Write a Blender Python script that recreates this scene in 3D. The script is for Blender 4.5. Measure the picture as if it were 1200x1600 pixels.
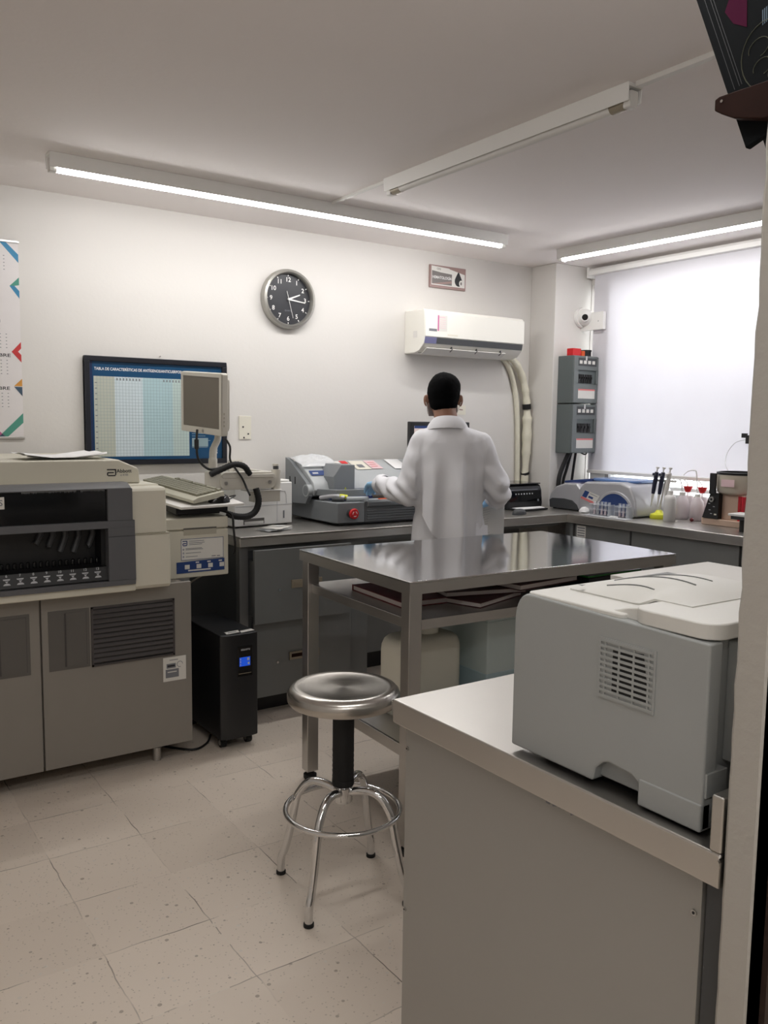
import bpy, bmesh, math, random
from mathutils import Vector as V, Matrix as Mx, noise
random.seed(7)
SC = bpy.context.scene
COL = SC.collection
for o in list(bpy.data.objects):
    bpy.data.objects.remove(o)

# ------------------------------------------------------------------ camera
yaw, pitch, roll = 0.604702, 0.106250, 0.0131989
_f = V((math.sin(yaw)*math.cos(pitch), math.cos(yaw)*math.cos(pitch), -math.sin(pitch)))
_r = V((math.cos(yaw), -math.sin(yaw), 0))
_u = _r.cross(_f)
_c, _s = math.cos(roll), math.sin(roll)
_r2 = _r*_c + _u*_s
_u2 = _u*_c - _r*_s
cd = bpy.data.cameras.new('camera')
cam = bpy.data.objects.new('camera', cd)
COL.objects.link(cam)
cam.matrix_world = Mx(((_r2.x, _u2.x, -_f.x, 0), (_r2.y, _u2.y, -_f.y, 0), (_r2.z, _u2.z, -_f.z, 1.45), (0, 0, 0, 1)))
cd.sensor_fit = 'VERTICAL'
cd.sensor_height = 36
cd.lens = 1326.11/1600*36
cd.clip_start = 0.02
SC.camera = cam

# ------------------------------------------------------------------ light
TUBE = 60.0          # emission of the LED tubes
SKY = 6.8            # daylight outside the window
w = bpy.data.worlds.new('sky')
SC.world = w
w.use_nodes = True
w.node_tree.nodes['Background'].inputs[0].default_value = (0.97, 0.97, 1.0, 1)
w.node_tree.nodes['Background'].inputs[1].default_value = SKY
SC.view_settings.view_transform = 'Standard'
SC.view_settings.look = 'None'
SC.view_settings.gamma = 1
SC.view_settings.exposure = 0.0
SC.view_settings.use_curve_mapping = False
try:
    SC.cycles.use_denoising = True
    SC.cycles.use_adaptive_sampling = False
    SC.cycles.denoising_prefilter = 'ACCURATE'
    SC.cycles.max_bounces = 10
    SC.cycles.diffuse_bounces = 6
    SC.cycles.glossy_bounces = 5
    SC.cycles.transparent_max_bounces = 12
    SC.cycles.sample_clamp_indirect = 10
    SC.cycles.use_light_tree = True
    SC.cycles.caustics_reflective = False
    SC.cycles.caustics_refractive = False
except Exception:
    pass

# ------------------------------------------------------------------ materials
def s2l(c):
    return tuple(((x/255)/12.92 if x/255 <= .04045 else ((x/255+.055)/1.055)**2.4) for x in c)
MATS = {}
def mat(name, rgb, rough=.5, metal=0, var=.04, scale=12, bump=0, bscale=200, spec=.5, alpha=1, trans=0, emit=0, stretch=None, coat=0, rvar=.0, aniso=0):
    m = bpy.data.materials.new(name)
    m.use_nodes = True
    nt = m.node_tree
    p = nt.nodes['Principled BSDF']
    L = nt.links.new
    tc = nt.nodes.new('ShaderNodeTexCoord')
    src = tc.outputs['Object']
    if stretch:
        mp = nt.nodes.new('ShaderNodeMapping')
        mp.inputs['Scale'].default_value = stretch
        L(src, mp.inputs[0]); src = mp.outputs[0]
    nz = nt.nodes.new('ShaderNodeTexNoise')
    nz.inputs['Scale'].default_value = scale
    nz.inputs['Detail'].default_value = 4
    L(src, nz.inputs['Vector'])
    c = s2l(rgb)
    mx = nt.nodes.new('ShaderNodeMix'); mx.data_type = 'RGBA'
    mx.inputs['A'].default_value = (*[max(0, x*(1-var)) for x in c], 1)
    mx.inputs['B'].default_value = (*[min(1, x*(1+var)) for x in c], 1)
    L(nz.outputs['Fac'], mx.inputs['Factor'])
    L(mx.outputs['Result'], p.inputs['Base Color'])
    p.inputs['Roughness'].default_value = rough
    if rvar:
        mr = nt.nodes.new('ShaderNodeMapRange')
        mr.inputs['To Min'].default_value = max(.02, rough-rvar); mr.inputs['To Max'].default_value = rough+rvar
        L(nz.outputs['Fac'], mr.inputs['Value']); L(mr.outputs[0], p.inputs['Roughness'])
    p.inputs['Metallic'].default_value = metal
    p.inputs['Specular IOR Level'].default_value = spec
    p.inputs['Transmission Weight'].default_value = trans
    p.inputs['Alpha'].default_value = alpha
    p.inputs['Coat Weight'].default_value = coat
    p.inputs['Anisotropic'].default_value = aniso
    if emit:
        p.inputs['Emission Color'].default_value = (*c, 1)
        p.inputs['Emission Strength'].default_value = emit
    if bump:
        bn = nt.nodes.new('ShaderNodeTexNoise'); bn.inputs['Scale'].default_value = bscale; bn.inputs['Detail'].default_value = 3
        L(src, bn.inputs['Vector'])
        bp = nt.nodes.new('ShaderNodeBump'); bp.inputs['Strength'].default_value = bump; bp.inputs['Distance'].default_value = .004
        L(bn.outputs['Fac'], bp.inputs['Height']); L(bp.outputs[0], p.inputs['Normal'])
    MATS[name] = m
    return m

mat('wall_paint', (219, 216, 212), .75, bump=.12, bscale=60, var=.015, scale=3)
mat('ceiling_paint', (238, 232, 230), .85, bump=.15, bscale=40, var=.02, scale=2)
mat('partition_paint', (176, 172, 165), .8, bump=.3, bscale=70, var=.03, scale=5)
mat('dark_brown', (58, 44, 38), .5, var=.15, scale=6, stretch=(1, 1, 8))
mat('steel', (205, 203, 200), .2, 1, var=.05, scale=18, stretch=(1, 30, 30), rvar=.05)
mat('steel_top', (216, 216, 217), .085, 1, var=.05, scale=10, stretch=(1, 20, 1), rvar=.035, bump=.012, bscale=10)
mat('steel_worn', (200, 197, 192), .36, 1, var=.08, scale=5, rvar=.05)
mat('steel_dull', (192, 190, 187), .36, 1, var=.06, scale=9, rvar=.06)
mat('chrome', (215, 215, 215), .06, 1, var=.01)
mat('seat_steel', (190, 186, 180), .26, 1, var=.06, scale=30, aniso=.6)
mat('machine_grey', (134, 129, 122), .55, var=.03, bump=.03, bscale=500)
mat('machine_recess', (92, 89, 85), .5, var=.03)
mat('machine_grille', (70, 66, 66), .45, var=.05)
mat('beige', (205, 201, 186), .5, var=.02, bump=.02, bscale=400)
mat('beige_dark', (176, 171, 155), .5, var=.02)
mat('bezel', (90, 91, 94), .42, var=.03)
mat('black_gloss', (10, 11, 14), .08, var=.1)
mat('black', (14, 14, 16), .45, var=.1)
mat('black_soft', (24, 25, 28), .4, var=.08)
mat('rubber', (16, 16, 17), .7, var=.1)
mat('dark_grey', (66, 68, 70), .5, var=.05)
mat('cabinet_grey', (120, 122, 122), .42, .2, var=.04)
mat('cabinet_post', (130, 130, 130), .35, .6, var=.05)
mat('panel_grey', (156, 154, 149), .38, .15, var=.03, scale=3)
mat('white', (232, 231, 228), .45, var=.01)
mat('white_soft', (222, 220, 216), .6, var=.02)
mat('paper', (240, 240, 240), .8, var=.01)
mat('paper_grey', (188, 190, 194), .8, var=.02)
mat('ivory', (226, 222, 208), .45, var=.02)
mat('ac_white', (238, 236, 228), .35, var=.01)
mat('ink', (40, 40, 44), .7)
mat('ink_soft', (120, 122, 128), .7)
mat('device_grey', (128, 132, 135), .45, var=.03)
mat('device_dark', (98, 101, 103), .5, var=.03)
mat('device_light', (178, 182, 184), .35, var=.02)
mat('blue_strip', (22, 50, 140), .35, var=.03)
mat('label_blue', (34, 62, 120), .5, var=.05)
mat('red', (206, 30, 36), .4, var=.05)
mat('red_soft', (220, 120, 120), .6)
mat('orange', (222, 92, 40), .5)
mat('pink', (226, 196, 200), .6)
mat('poster_blue', (28, 74, 112), .25, var=.05, coat=.4)
mat('poster_blue_deep', (24, 46, 84), .3, coat=.4)
mat('poster_a', (192, 196, 184), .3, var=.03, coat=.4)
mat('poster_b', (208, 221, 227), .3, var=.03, coat=.4)
mat('poster_c', (178, 206, 212), .3, var=.04, coat=.4)
mat('poster_d', (194, 212, 208), .3, var=.03, coat=.4)
mat('poster_line', (142, 164, 170), .4)
mat('frame_dark', (30, 32, 40), .35)
mat('clock_face', (44, 45, 50), .4)
mat('clock_rim', (172, 170, 164), .35, .7)
mat('screen_off', (112, 105, 94), .3, var=.02)
mat('screen_on', (205, 190, 185), .4, emit=.35)
mat('lcd_blue', (30, 90, 230), .4, emit=.4)
mat('monitor_case', (206, 202, 192), .45, var=.02)
mat('kb_keys', (140, 138, 122), .6, var=.05)
mat('kb_body', (190, 188, 172), .55, var=.03)
mat('tan', (150, 140, 122), .45, .3, var=.08)
mat('breaker_grey', (98, 106, 106), .45, .2, var=.04)
mat('breaker_face', (112, 118, 118), .45, .2, var=.04)
mat('insulation', (222, 218, 200), .75, var=.05, bump=.5, bscale=60)
mat('skin', (140, 100, 80), .55, var=.06, scale=30)
mat('hair', (6, 6, 7), .8, var=.3, scale=60, bump=.15, bscale=300, spec=.05)
mat('coat', (226, 226, 230), .8, var=.015, bump=.08, bscale=300)
mat('glove', (150, 196, 232), .45, var=.05)
mat('trousers', (32, 36, 50), .8, var=.06)
mat('shoe', (22, 22, 24), .4)
mat('book_red', (112, 26, 34), .5, var=.08)
mat('book_brown', (82, 38, 42), .5, var=.08)
mat('book_pages', (242, 232, 228), .7, var=.05, stretch=(1, 1, 60))
mat('folder_green', (44, 128, 52), .25, var=.15)
mat('folder_black', (26, 26, 32), .35, var=.1)
mat('jug', (238, 236, 222), .5, var=.03)
mat('foam', (214, 228, 228), .55, var=.03)
mat('foam_blue', (188, 212, 220), .5, var=.03)
mat('laser_grey', (158, 161, 160), .5, var=.015, bump=.02, bscale=500)
mat('laser_top', (214, 213, 208), .5, var=.015)
mat('laser_dark', (112, 114, 113), .5)
mat('album', (22, 24, 26), .8, var=.2, scale=8, spec=.08)
mat('album_line', (78, 80, 62), .6)
mat('magenta', (70, 18, 46), .8, var=.2, spec=.08)
mat('pale_blue', (70, 95, 115), .5)
mat('olive', (110, 120, 72), .5)
mat('wood_dark', (42, 24, 19), .7, var=.2, scale=5, stretch=(1, 8, 8), spec=.1)
mat('cal_blue', (60, 136, 178), .6)
mat('cal_teal', (78, 150, 132), .6)
mat('cal_red', (196, 56, 58), .6)
mat('cal_orange', (214, 150, 66), .6)
mat('cal_navy', (62, 84, 104), .6)
mat('cal_pink', (196, 104, 152), .6)
mat('cal_paper', (226, 222, 222), .5)
mat('sign_grey', (112, 106, 104), .4)
mat('sign_brown', (150, 122, 118), .4)
mat('silver_plastic', (186, 186, 190), .32, .25, var=.02)
mat('device_blue', (46, 66, 116), .3, var=.05)
mat('lid_blue', (96, 126, 176), .25, var=.04)
mat('purple_grey', (112, 112, 150), .4)
mat('yellow', (222, 224, 60), .4, var=.04)
mat('navy_grip', (26, 30, 56), .4)
mat('cream', (214, 206, 190), .45, var=.02)
mat('peach', (206, 178, 158), .5, var=.03)
mat('milky', (236, 234, 232), .4, var=.02, alpha=.82)
mat('milky_pink', (240, 230, 234), .35, var=.02, alpha=.6)
mat('clear_plastic', (232, 236, 240), .12, var=.02, alpha=.35)
mat('plastic_bag', (236, 238, 240), .2, var=.03, alpha=.62)
mat('red_clear', (206, 40, 56), .25, alpha=.8)
mat('sticker_white', (218, 216, 210), .5)

def tube_mat():
    m = bpy.data.materials.new('lit_tube'); m.use_nodes = True
    nt = m.node_tree; nt.nodes.clear()
    e = nt.nodes.new('ShaderNodeEmission'); e.inputs[0].default_value = (1.0, .985, .968, 1); e.inputs[1].default_value = TUBE
    o = nt.nodes.new('ShaderNodeOutputMaterial'); nt.links.new(e.outputs[0], o.inputs[0]); MATS['lit_tube'] = m
tube_mat()
def blind_mat():
    m = bpy.data.materials.new('blind_fabric'); m.use_nodes = True
    nt = m.node_tree; nt.nodes.clear(); L = nt.links.new
    tc = nt.nodes.new('ShaderNodeTexCoord')
    wv = nt.nodes.new('ShaderNodeTexNoise'); wv.inputs['Scale'].default_value = 3
    L(tc.outputs['Object'], wv.inputs['Vector'])
    mx = nt.nodes.new('ShaderNodeMix'); mx.data_type = 'RGBA'
    mx.inputs['A'].default_value = (.84, .83, .86, 1); mx.inputs['B'].default_value = (.9, .89, .92, 1)
    L(wv.outputs['Fac'], mx.inputs['Factor'])
    d = nt.nodes.new('ShaderNodeBsdfDiffuse'); t = nt.nodes.new('ShaderNodeBsdfTranslucent')
    L(mx.outputs['Result'], d.inputs[0]); L(mx.outputs['Result'], t.inputs[0])
    s = nt.nodes.new('ShaderNodeMixShader'); s.inputs[0].default_value = .42
    L(d.outputs[0], s.inputs[1]); L(t.outputs[0], s.inputs[2])
    o = nt.nodes.new('ShaderNodeOutputMaterial'); L(s.outputs[0], o.inputs[0]); MATS['blind_fabric'] = m
blind_mat()
def pane_mat():
    m = bpy.data.materials.new('pane_glass'); m.use_nodes = True
    nt = m.node_tree; nt.nodes.clear(); L = nt.links.new
    fr = nt.nodes.new('ShaderNodeFresnel'); fr.inputs[0].default_value = 1.45
    t = nt.nodes.new('ShaderNodeBsdfTransparent'); t.inputs[0].default_value = (.94, .96, .95, 1)
    g = nt.nodes.new('ShaderNodeBsdfGlossy'); g.inputs['Roughness'].default_value = .02
    s = nt.nodes.new('ShaderNodeMixShader'); L(fr.outputs[0], s.inputs[0]); L(t.outputs[0], s.inputs[1]); L(g.outputs[0], s.inputs[2])
    o = nt.nodes.new('ShaderNodeOutputMaterial'); L(s.outputs[0], o.inputs[0]); MATS['pane_glass'] = m
pane_mat()
def floor_mat():
    m = bpy.data.materials.new('terrazzo_floor'); m.use_nodes = True
    nt = m.node_tree; L = nt.links.new; N = nt.nodes.new
    p = nt.nodes['Principled BSDF']
    tc = N('ShaderNodeTexCoord')
    sp = N('ShaderNodeSeparateXYZ'); L(tc.outputs['Object'], sp.inputs[0])
    def math_(op, a, b=None, c=None):
        n = N('ShaderNodeMath'); n.operation = op
        for i, x in enumerate((a, b, c)):
            if x is None: continue
            if isinstance(x, (int, float)): n.inputs[i].default_value = x
            else: L(x, n.inputs[i])
        return n.outputs[0]
    T = .3055
    wob = N('ShaderNodeTexNoise'); wob.inputs['Scale'].default_value = 9; L(tc.outputs['Object'], wob.inputs['Vector'])
    wv = math_('MULTIPLY', math_('SUBTRACT', wob.outputs['Fac'], .5), .016)
    def joint(c, off):
        a = math_('ADD', math_('SUBTRACT', c, off), wv)
        fr = math_('FRACT', math_('DIVIDE', a, T))
        d = math_('ABSOLUTE', math_('SUBTRACT', fr, .5))
        return math_('GREATER_THAN', d, .4945), math_('FLOOR', math_('DIVIDE', a, T))
    jx, ix = joint(sp.outputs['X'], .005)
    jy, iy = joint(sp.outputs['Y'], .060)
    j = math_('MAXIMUM', jx, jy)
    brk = N('ShaderNodeTexNoise'); brk.inputs['Scale'].default_value = 3.2; brk.inputs['Detail'].default_value = 3; L(tc.outputs['Object'], brk.inputs['Vector'])
    bm_ = N('ShaderNodeMapRange'); bm_.inputs['From Min'].default_value = .42; bm_.inputs['From Max'].default_value = .62
    L(brk.outputs['Fac'], bm_.inputs['Value'])
    jj = math_('MULTIPLY', j, bm_.outputs[0])
    # per tile tone
    cb = N('ShaderNodeCombineXYZ'); L(ix, cb.inputs[0]); L(iy, cb.inputs[1])
    wn = N('ShaderNodeTexWhiteNoise'); wn.noise_dimensions = '2D'; L(cb.outputs[0], wn.inputs['Vector'])
    big = N('ShaderNodeTexNoise'); big.inputs['Scale'].default_value = 2.2; big.inputs['Detail'].default_value = 5; L(tc.outputs['Object'], big.inputs['Vector'])
    def rgbmix(f, a, b):
        n = N('ShaderNodeMix'); n.data_type = 'RGBA'
        for k, x in (('Factor', f), ('A', a), ('B', b)):
            if isinstance(x, tuple): n.inputs[k].default_value = (*x, 1)
            elif isinstance(x, (int, float)): n.inputs[k].default_value = x
            else: L(x, n.inputs[k])
        return n.outputs['Result']
    base = rgbmix(wn.outputs['Value'], s2l((219, 207, 193)), s2l((233, 221, 207)))
    base = rgbmix(math_('MULTIPLY', big.outputs['Fac'], .6), base, s2l((212, 198, 183)))
    vo = N('ShaderNodeTexVoronoi'); vo.inputs['Scale'].default_value = 46; L(tc.outputs['Object'], vo.inputs['Vector'])
    vo.inputs['Randomness'].default_value = 1
    thr = N('ShaderNodeSeparateColor'); L(vo.outputs['Color'], thr.inputs[0])
    chip = math_('MULTIPLY', math_('LESS_THAN', vo.outputs['Distance'], math_('MULTIPLY', thr.outputs[0], .28)), math_('GREATER_THAN', thr.outputs[1], .62))
    base = rgbmix(math_('MULTIPLY', chip, .62), base, rgbmix(thr.outputs[2], s2l((122, 108, 94)), s2l((220, 214, 204))))
    vo2 = N('ShaderNodeTexVoronoi'); vo2.inputs['Scale'].default_value = 130; L(tc.outputs['Object'], vo2.inputs['Vector'])
    t2 = N('ShaderNodeSeparateColor'); L(vo2.outputs['Color'], t2.inputs[0])
    chip2 = math_('MULTIPLY', math_('LESS_THAN', vo2.outputs['Distance'], .3), math_('GREATER_THAN', t2.outputs[1], .8))
    base = rgbmix(math_('MULTIPLY', chip2, .36), base, s2l((128, 116, 102)))
    base = rgbmix(math_('MULTIPLY', jj, .85), base, rgbmix(math_('GREATER_THAN', big.outputs['Fac'], .56), s2l((84, 74, 64)), s2l((222, 214, 200))))
    L(base, p.inputs['Base Color'])
    p.inputs['Roughness'].default_value = .42
    p.inputs['Specular IOR Level'].default_value = .35
    MATS['terrazzo_floor'] = m
floor_mat()

# ------------------------------------------------------------------ mesh helpers
ORG = {}
TXT = {}
def text_data(s, bold=False):
    k = s
    if k in TXT: return TXT[k]
    cu = bpy.data.curves.new('t', 'FONT'); cu.body = s; cu.size = 1; cu.align_x = 'CENTER'; cu.align_y = 'CENTER'
    cu.resolution_u = 3; cu.offset = .014
    o = bpy.data.objects.new('t', cu); COL.objects.link(o)
    dg = bpy.context.evaluated_depsgraph_get()
    me = bpy.data.meshes.new_from_object(o.evaluated_get(dg))
    vs = [v.co.copy() for v in me.vertices]; fs = [tuple(p.vertices) for p in me.polygons]
    bpy.data.objects.remove(o); bpy.data.curves.remove(cu); bpy.data.meshes.remove(me)
    TXT[k] = (vs, fs)
    return TXT[k]

class B:
    def __init__(s, m='white'):
        s.v = []; s.f = []; s.mi = []; s.mats = []; s.M = None; s.m = m
    def add(s, vs, fs, m=None):
        m = m or s.m
        if m not in s.mats: s.mats.append(m)
        k = s.mats.index(m); o = len(s.v)
        vs = [V(p) for p in vs]
        if s.M is not None: vs = [s.M @ p for p in vs]
        s.v += vs
        for f in fs:
            s.f.append(tuple(i+o for i in f)); s.mi.append(k)
        return s
    def box(s, x0, x1, y0, y1, z0, z1, m=None):
        p = [(x, y, z) for x in (x0, x1) for y in (y0, y1) for z in (z0, z1)]
        return s.add(p, [(0, 1, 3, 2), (4, 6, 7, 5), (0, 4, 5, 1), (2, 3, 7, 6), (0, 2, 6, 4), (1, 5, 7, 3)], m)
    def prism(s, pts, ax, a, b, m=None):
        # pts: polygon in the other two axes (in x,y,z order)
        n = len(pts); vs = []
        for t in (a, b):
            for p, q in pts:
                vs.append({'x': (t, p, q), 'y': (p, t, q), 'z': (p, q, t)}[ax])
        fs = [tuple(range(n)), tuple(range(2*n-1, n-1, -1))]
        fs += [(i, i+n, (i+1) % n+n, (i+1) % n) for i in range(n)]
        return s.add(vs, fs, m)
    def quad(s, a, b, c, d, m=None):
        return s.add([a, b, c, d], [(0, 1, 2, 3)], m)
    def cyl(s, p0, p1, r0, m=None, r1=None, seg=24):
        return s.tube([p0, p1], [r0, r0 if r1 is None else r1], m, seg)
    def tube(s, pts, r, m=None, seg=12, closed=False, cap=True):
        pts = [V(p) for p in pts]; n = len(pts)
        rs = r if isinstance(r, (list, tuple)) else [r]*n
        vs = []; up = None
        for i in range(n):
            if closed: t = pts[(i+1) % n]-pts[i-1]
            else: t = pts[min(i+1, n-1)]-pts[max(i-1, 0)]
            t.normalize()
            if up is None:
                up = V((0, 0, 1)) if abs(t.z) < .9 else V((1, 0, 0))
            up = (up-t*up.dot(t)).normalized()
            sd = t.cross(up)
            for k in range(seg):
                a = 2*math.pi*k/seg
                vs.append(pts[i]+(up*math.cos(a)+sd*math.sin(a))*rs[i])
        fs = []
        for i in range(n if closed else n-1):
            j = (i+1) % n
            for k in range(seg):
                k2 = (k+1) % seg
                fs.append((i*seg+k, i*seg+k2, j*seg+k2, j*seg+k))
        if not closed and cap:
            fs.append(tuple(range(seg-1, -1, -1))); fs.append(tuple(range((n-1)*seg, n*seg)))
        return s.add(vs, fs, m)
    def lathe(s, prof, c, m=None, seg=32, ax='z', a0=0, a1=2*math.pi):
        c = V(c); vs = []; full = abs(a1-a0-2*math.pi) < 1e-6
        n = seg if full else seg+1
        for r, h in prof:
            for k in range(n):
                a = a0+(a1-a0)*k/seg
                p, q = r*math.cos(a), r*math.sin(a)
                vs.append(c+V({'z': (p, q, h), 'y': (p, h, q), 'x': (h, p, q)}[ax]))
        fs = []
        for i in range(len(prof)-1):
            for k in range(seg):
                k2 = (k+1) % n
                fs.append((i*n+k, i*n+k2, (i+1)*n+k2, (i+1)*n+k))
        if full:
            if prof[0][0] > 1e-5: fs.append(tuple(range(n-1, -1, -1)))
            if prof[-1][0] > 1e-5: fs.append(tuple(range((len(prof)-1)*n, len(prof)*n)))
        return s.add(vs, fs, m)
    def ell(s, c, r, m=None, seg=20, rings=12, R=None):
        c = V(c); vs = []
        for i in range(rings+1):
            th = math.pi*i/rings
            for k in range(seg):
                a = 2*math.pi*k/seg
                p = V((r[0]*math.sin(th)*math.cos(a), r[1]*math.sin(th)*math.sin(a), r[2]*math.cos(th)))
                if R is not None: p = R @ p
                vs.append(c+p)
        fs = [(i*seg+k, i*seg+(k+1) % seg, (i+1)*seg+(k+1) % seg, (i+1)*seg+k) for i in range(rings) for k in range(seg)]
        return s.add(vs, fs, m)
    def loft(s, rings, m=None, cap=True):
        n = len(rings[0]); vs = [p for r in rings for p in r]
        fs = [(i*n+k, i*n+(k+1) % n, (i+1)*n+(k+1) % n, (i+1)*n+k) for i in range(len(rings)-1) for k in range(n)]
        if cap:
            fs.append(tuple(range(n-1, -1, -1))); fs.append(tuple(range((len(rings)-1)*n, len(rings)*n)))
        return s.add(vs, fs, m)
    def grid(s, fn, nu, nv, m=None, th=0.0012):
        # a thin curved sheet: fn(u,v)->point; given thickness th along its normal
        P = [[V(fn(i/nu, j/nv)) for j in range(nv+1)] for i in range(nu+1)]
        top = []; bot = []
        for i in range(nu+1):
            for j in range(nv+1):
                du = P[min(i+1, nu)][j]-P[max(i-1, 0)][j]; dv = P[i][min(j+1, nv)]-P[i][max(j-1, 0)]
                nn = du.cross(dv)
                nn = nn.normalized() if nn.length > 1e-9 else V((0, 0, 1))
                top.append(P[i][j]+nn*th/2); bot.append(P[i][j]-nn*th/2)
        W_ = nv+1; N_ = len(top); fs = []
        for i in range(nu):
            for j in range(nv):
                a = i*W_+j
                fs.append((a, a+W_, a+W_+1, a+1)); fs.append((N_+a, N_+a+1, N_+a+W_+1, N_+a+W_))
        for j in range(nv):
            fs.append((j, j+1, N_+j+1, N_+j)); a = nu*W_+j; fs.append((a+1, a, N_+a, N_+a+1))
        for i in range(nu):
            a = i*W_; fs.append((a+W_, a, N_+a, N_+a+W_)); a = i*W_+nv; fs.append((a, a+W_, N_+a+W_, N_+a))
        return s.add(top+bot, fs, m)
    def text(s, t, c, xd, yd, size, m='ink', width=None):
        vs, fs = text_data(t)
        c = V(c); xd = V(xd).normalized(); yd = V(yd).normalized()
        k = 1
        if width:
            w_ = max(v.x for v in vs)-min(v.x for v in vs); k = width/(w_*size)
        return s.add([c+xd*(v.x*size*k)+yd*(v.y*size) for v in vs], fs, m)
    def make(s, name, parent=None, loc=None, bev=0, seg=2, ang=35, recalc=True):
        org = ORG[parent.name] if parent is not None else V(loc if loc is not None else (0, 0, 0))
        me = bpy.data.meshes.new(name)
        me.from_pydata([tuple(p-org) for p in s.v], [], s.f)
        for m in s.mats: me.materials.append(MATS[m])
        for p, k in zip(me.polygons, s.mi): p.material_index = k
        if recalc:
            bm = bmesh.new(); bm.from_mesh(me)
            bmesh.ops.remove_doubles(bm, verts=bm.verts, dist=1e-6)
            bmesh.ops.recalc_face_normals(bm, faces=bm.faces)
            bm.to_mesh(me); bm.free()
        for p in me.polygons: p.use_smooth = True
        me.set_sharp_from_angle(angle=math.radians(ang))
        o = bpy.data.objects.new(name, me)
        COL.objects.link(o)
        if parent is not None: o.parent = parent
        else: o.location = org
        ORG[o.name] = org
        if bev:
            md = o.modifiers.new('bevel', 'BEVEL'); md.width = bev; md.segments = seg; md.limit_method = 'ANGLE'
            md.angle_limit = math.radians(40); md.harden_normals = True
        return o

def remeshed(b, vox, smooth=2):
    me = bpy.data.meshes.new('r'); me.from_pydata([tuple(p) for p in b.v], [], b.f)
    bm = bmesh.new(); bm.from_mesh(me); bmesh.ops.recalc_face_normals(bm, faces=bm.faces); bm.to_mesh(me); bm.free()
    o = bpy.data.objects.new('r', me); COL.objects.link(o)
    md = o.modifiers.new('r', 'REMESH'); md.mode = 'VOXEL'; md.voxel_size = vox
    if smooth:
        sm = o.modifiers.new('s', 'SMOOTH'); sm.factor = .5; sm.iterations = smooth
    dg = bpy.context.evaluated_depsgraph_get()
    r = bpy.data.meshes.new_from_object(o.evaluated_get(dg))
    vs = [v.co.copy() for v in r.vertices]; ns = [v.normal.copy() for v in r.vertices]; fs = [tuple(p.vertices) for p in r.polygons]
    bpy.data.objects.remove(o); bpy.data.meshes.remove(me); bpy.data.meshes.remove(r)
    return vs, fs, ns

def tag(o, label, cat, group=None, kind=None):
    o['label'] = label; o['category'] = cat
    if group: o['group'] = group
    if kind: o['kind'] = kind
    return o
def thing(name, loc, label, cat, group=None):
    o = bpy.data.objects.new(name, None); COL.objects.link(o); o.location = loc
    o.empty_display_size = .05
    ORG[o.name] = V(loc)
    return tag(o, label, cat, group)
def struct(b, name, **k):
    o = b.make(name, **k); o['kind'] = 'structure'; return o
def dup(root, loc=None, rz=None, label=None):
    r = root.copy(); COL.objects.link(r)
    if loc is not None: r.location = loc
    if rz is not None: r.rotation_euler.z = rz
    if label: r['label'] = label
    for ch in list(root.children):
        c = ch.copy(); COL.objects.link(c); c.parent = r
        for g in ch.children:
            d = g.copy(); COL.objects.link(d); d.parent = c
    return r
def rot(c, ax, deg):
    return Mx.Translation(V(c)) @ Mx.Rotation(math.radians(deg), 4, ax) @ Mx.Translation(-V(c))
def rbox2(x0, x1, y0, y1, r, n=5):
    # rounded rectangle outline
    pts = []
    for cx, cy, a in ((x1-r, y1-r, 0), (x0+r, y1-r, 90), (x0+r, y0+r, 180), (x1-r, y0+r, 270)):
        for k in range(n+1):
            t = math.radians(a+90*k/n); pts.append((cx+r*math.cos(t), cy+r*math.sin(t)))
    return pts
XD, YD, ZD = (1, 0, 0), (0, 1, 0), (0, 0, 1)
NX = (-1, 0, 0); NY = (0, -1, 0)
# ------------------------------------------------------------------ the room
WB = 4.29          # back wall
XR = 4.50          # window wall
ZC = 2.5
struct(B('terrazzo_floor').box(-.9, XR, -1.6, WB, -.05, 0), 'floor')
struct(B('ceiling_paint').box(-1, XR+.12, -1.7, WB+.1, ZC, ZC+.08), 'ceiling')
struct(B('wall_paint').box(-1, XR+.12, WB, WB+.1, -.05, ZC), 'wall_back')
struct(B('wall_paint').box(-1, -.9, -1.6, WB, -.05, ZC), 'wall_left')
struct(B('wall_paint').box(-1, XR+.12, -1.7, -1.6, -.05, ZC), 'wall_front')
b = B('wall_paint')
WY0, WY1, WZ0, WZ1 = 1.7, 4.058, .985, 2.385
b.box(XR, XR+.12, -1.6, WY0, -.05, ZC); b.box(XR, XR+.12, WY1, WB, -.05, ZC)
b.box(XR, XR+.12, WY0, WY1, -.05, WZ0); b.box(XR, XR+.12, WY0, WY1, WZ1, ZC)
struct(b, 'wall_right')
struct(B('wall_paint').box(4.155, XR, 4.06, WB, 0, ZC), 'wall_pillar', bev=.006)
# thin partition whose end shows as the door jamb
b = B('partition_paint')
n = 40
pts = [(.955, .557)]
b.box(.957, XR, .56, .60, 0, ZC)
# rough plaster edge on the end of the partition
rings = []
for i in range(n*2+1):
    z = ZC*i/(n*2)
    j = noise.noise(V((0, 0, z*30)))*.0035+noise.noise(V((3, 0, z*70)))*.002
    if z < 1.0: j *= .3
    rings.append([V((.957, .56, z)), V((.953, .562, z)), V((.953+j*.3, .598+j, z)), V((.957+abs(j), .603+j, z)), V((1.0, .60, z)), V((1.0, .56, z))])
b.loft(rings)
struct(b, 'wall_partition')
struct(B('dark_brown').box(.985, 2.2, .552, .5598, 0, 1.03), 'trim_1')
struct(B('white_soft').box(.985, 2.2, .545, .5598, 1.03, 1.075), 'trim_2')
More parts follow.
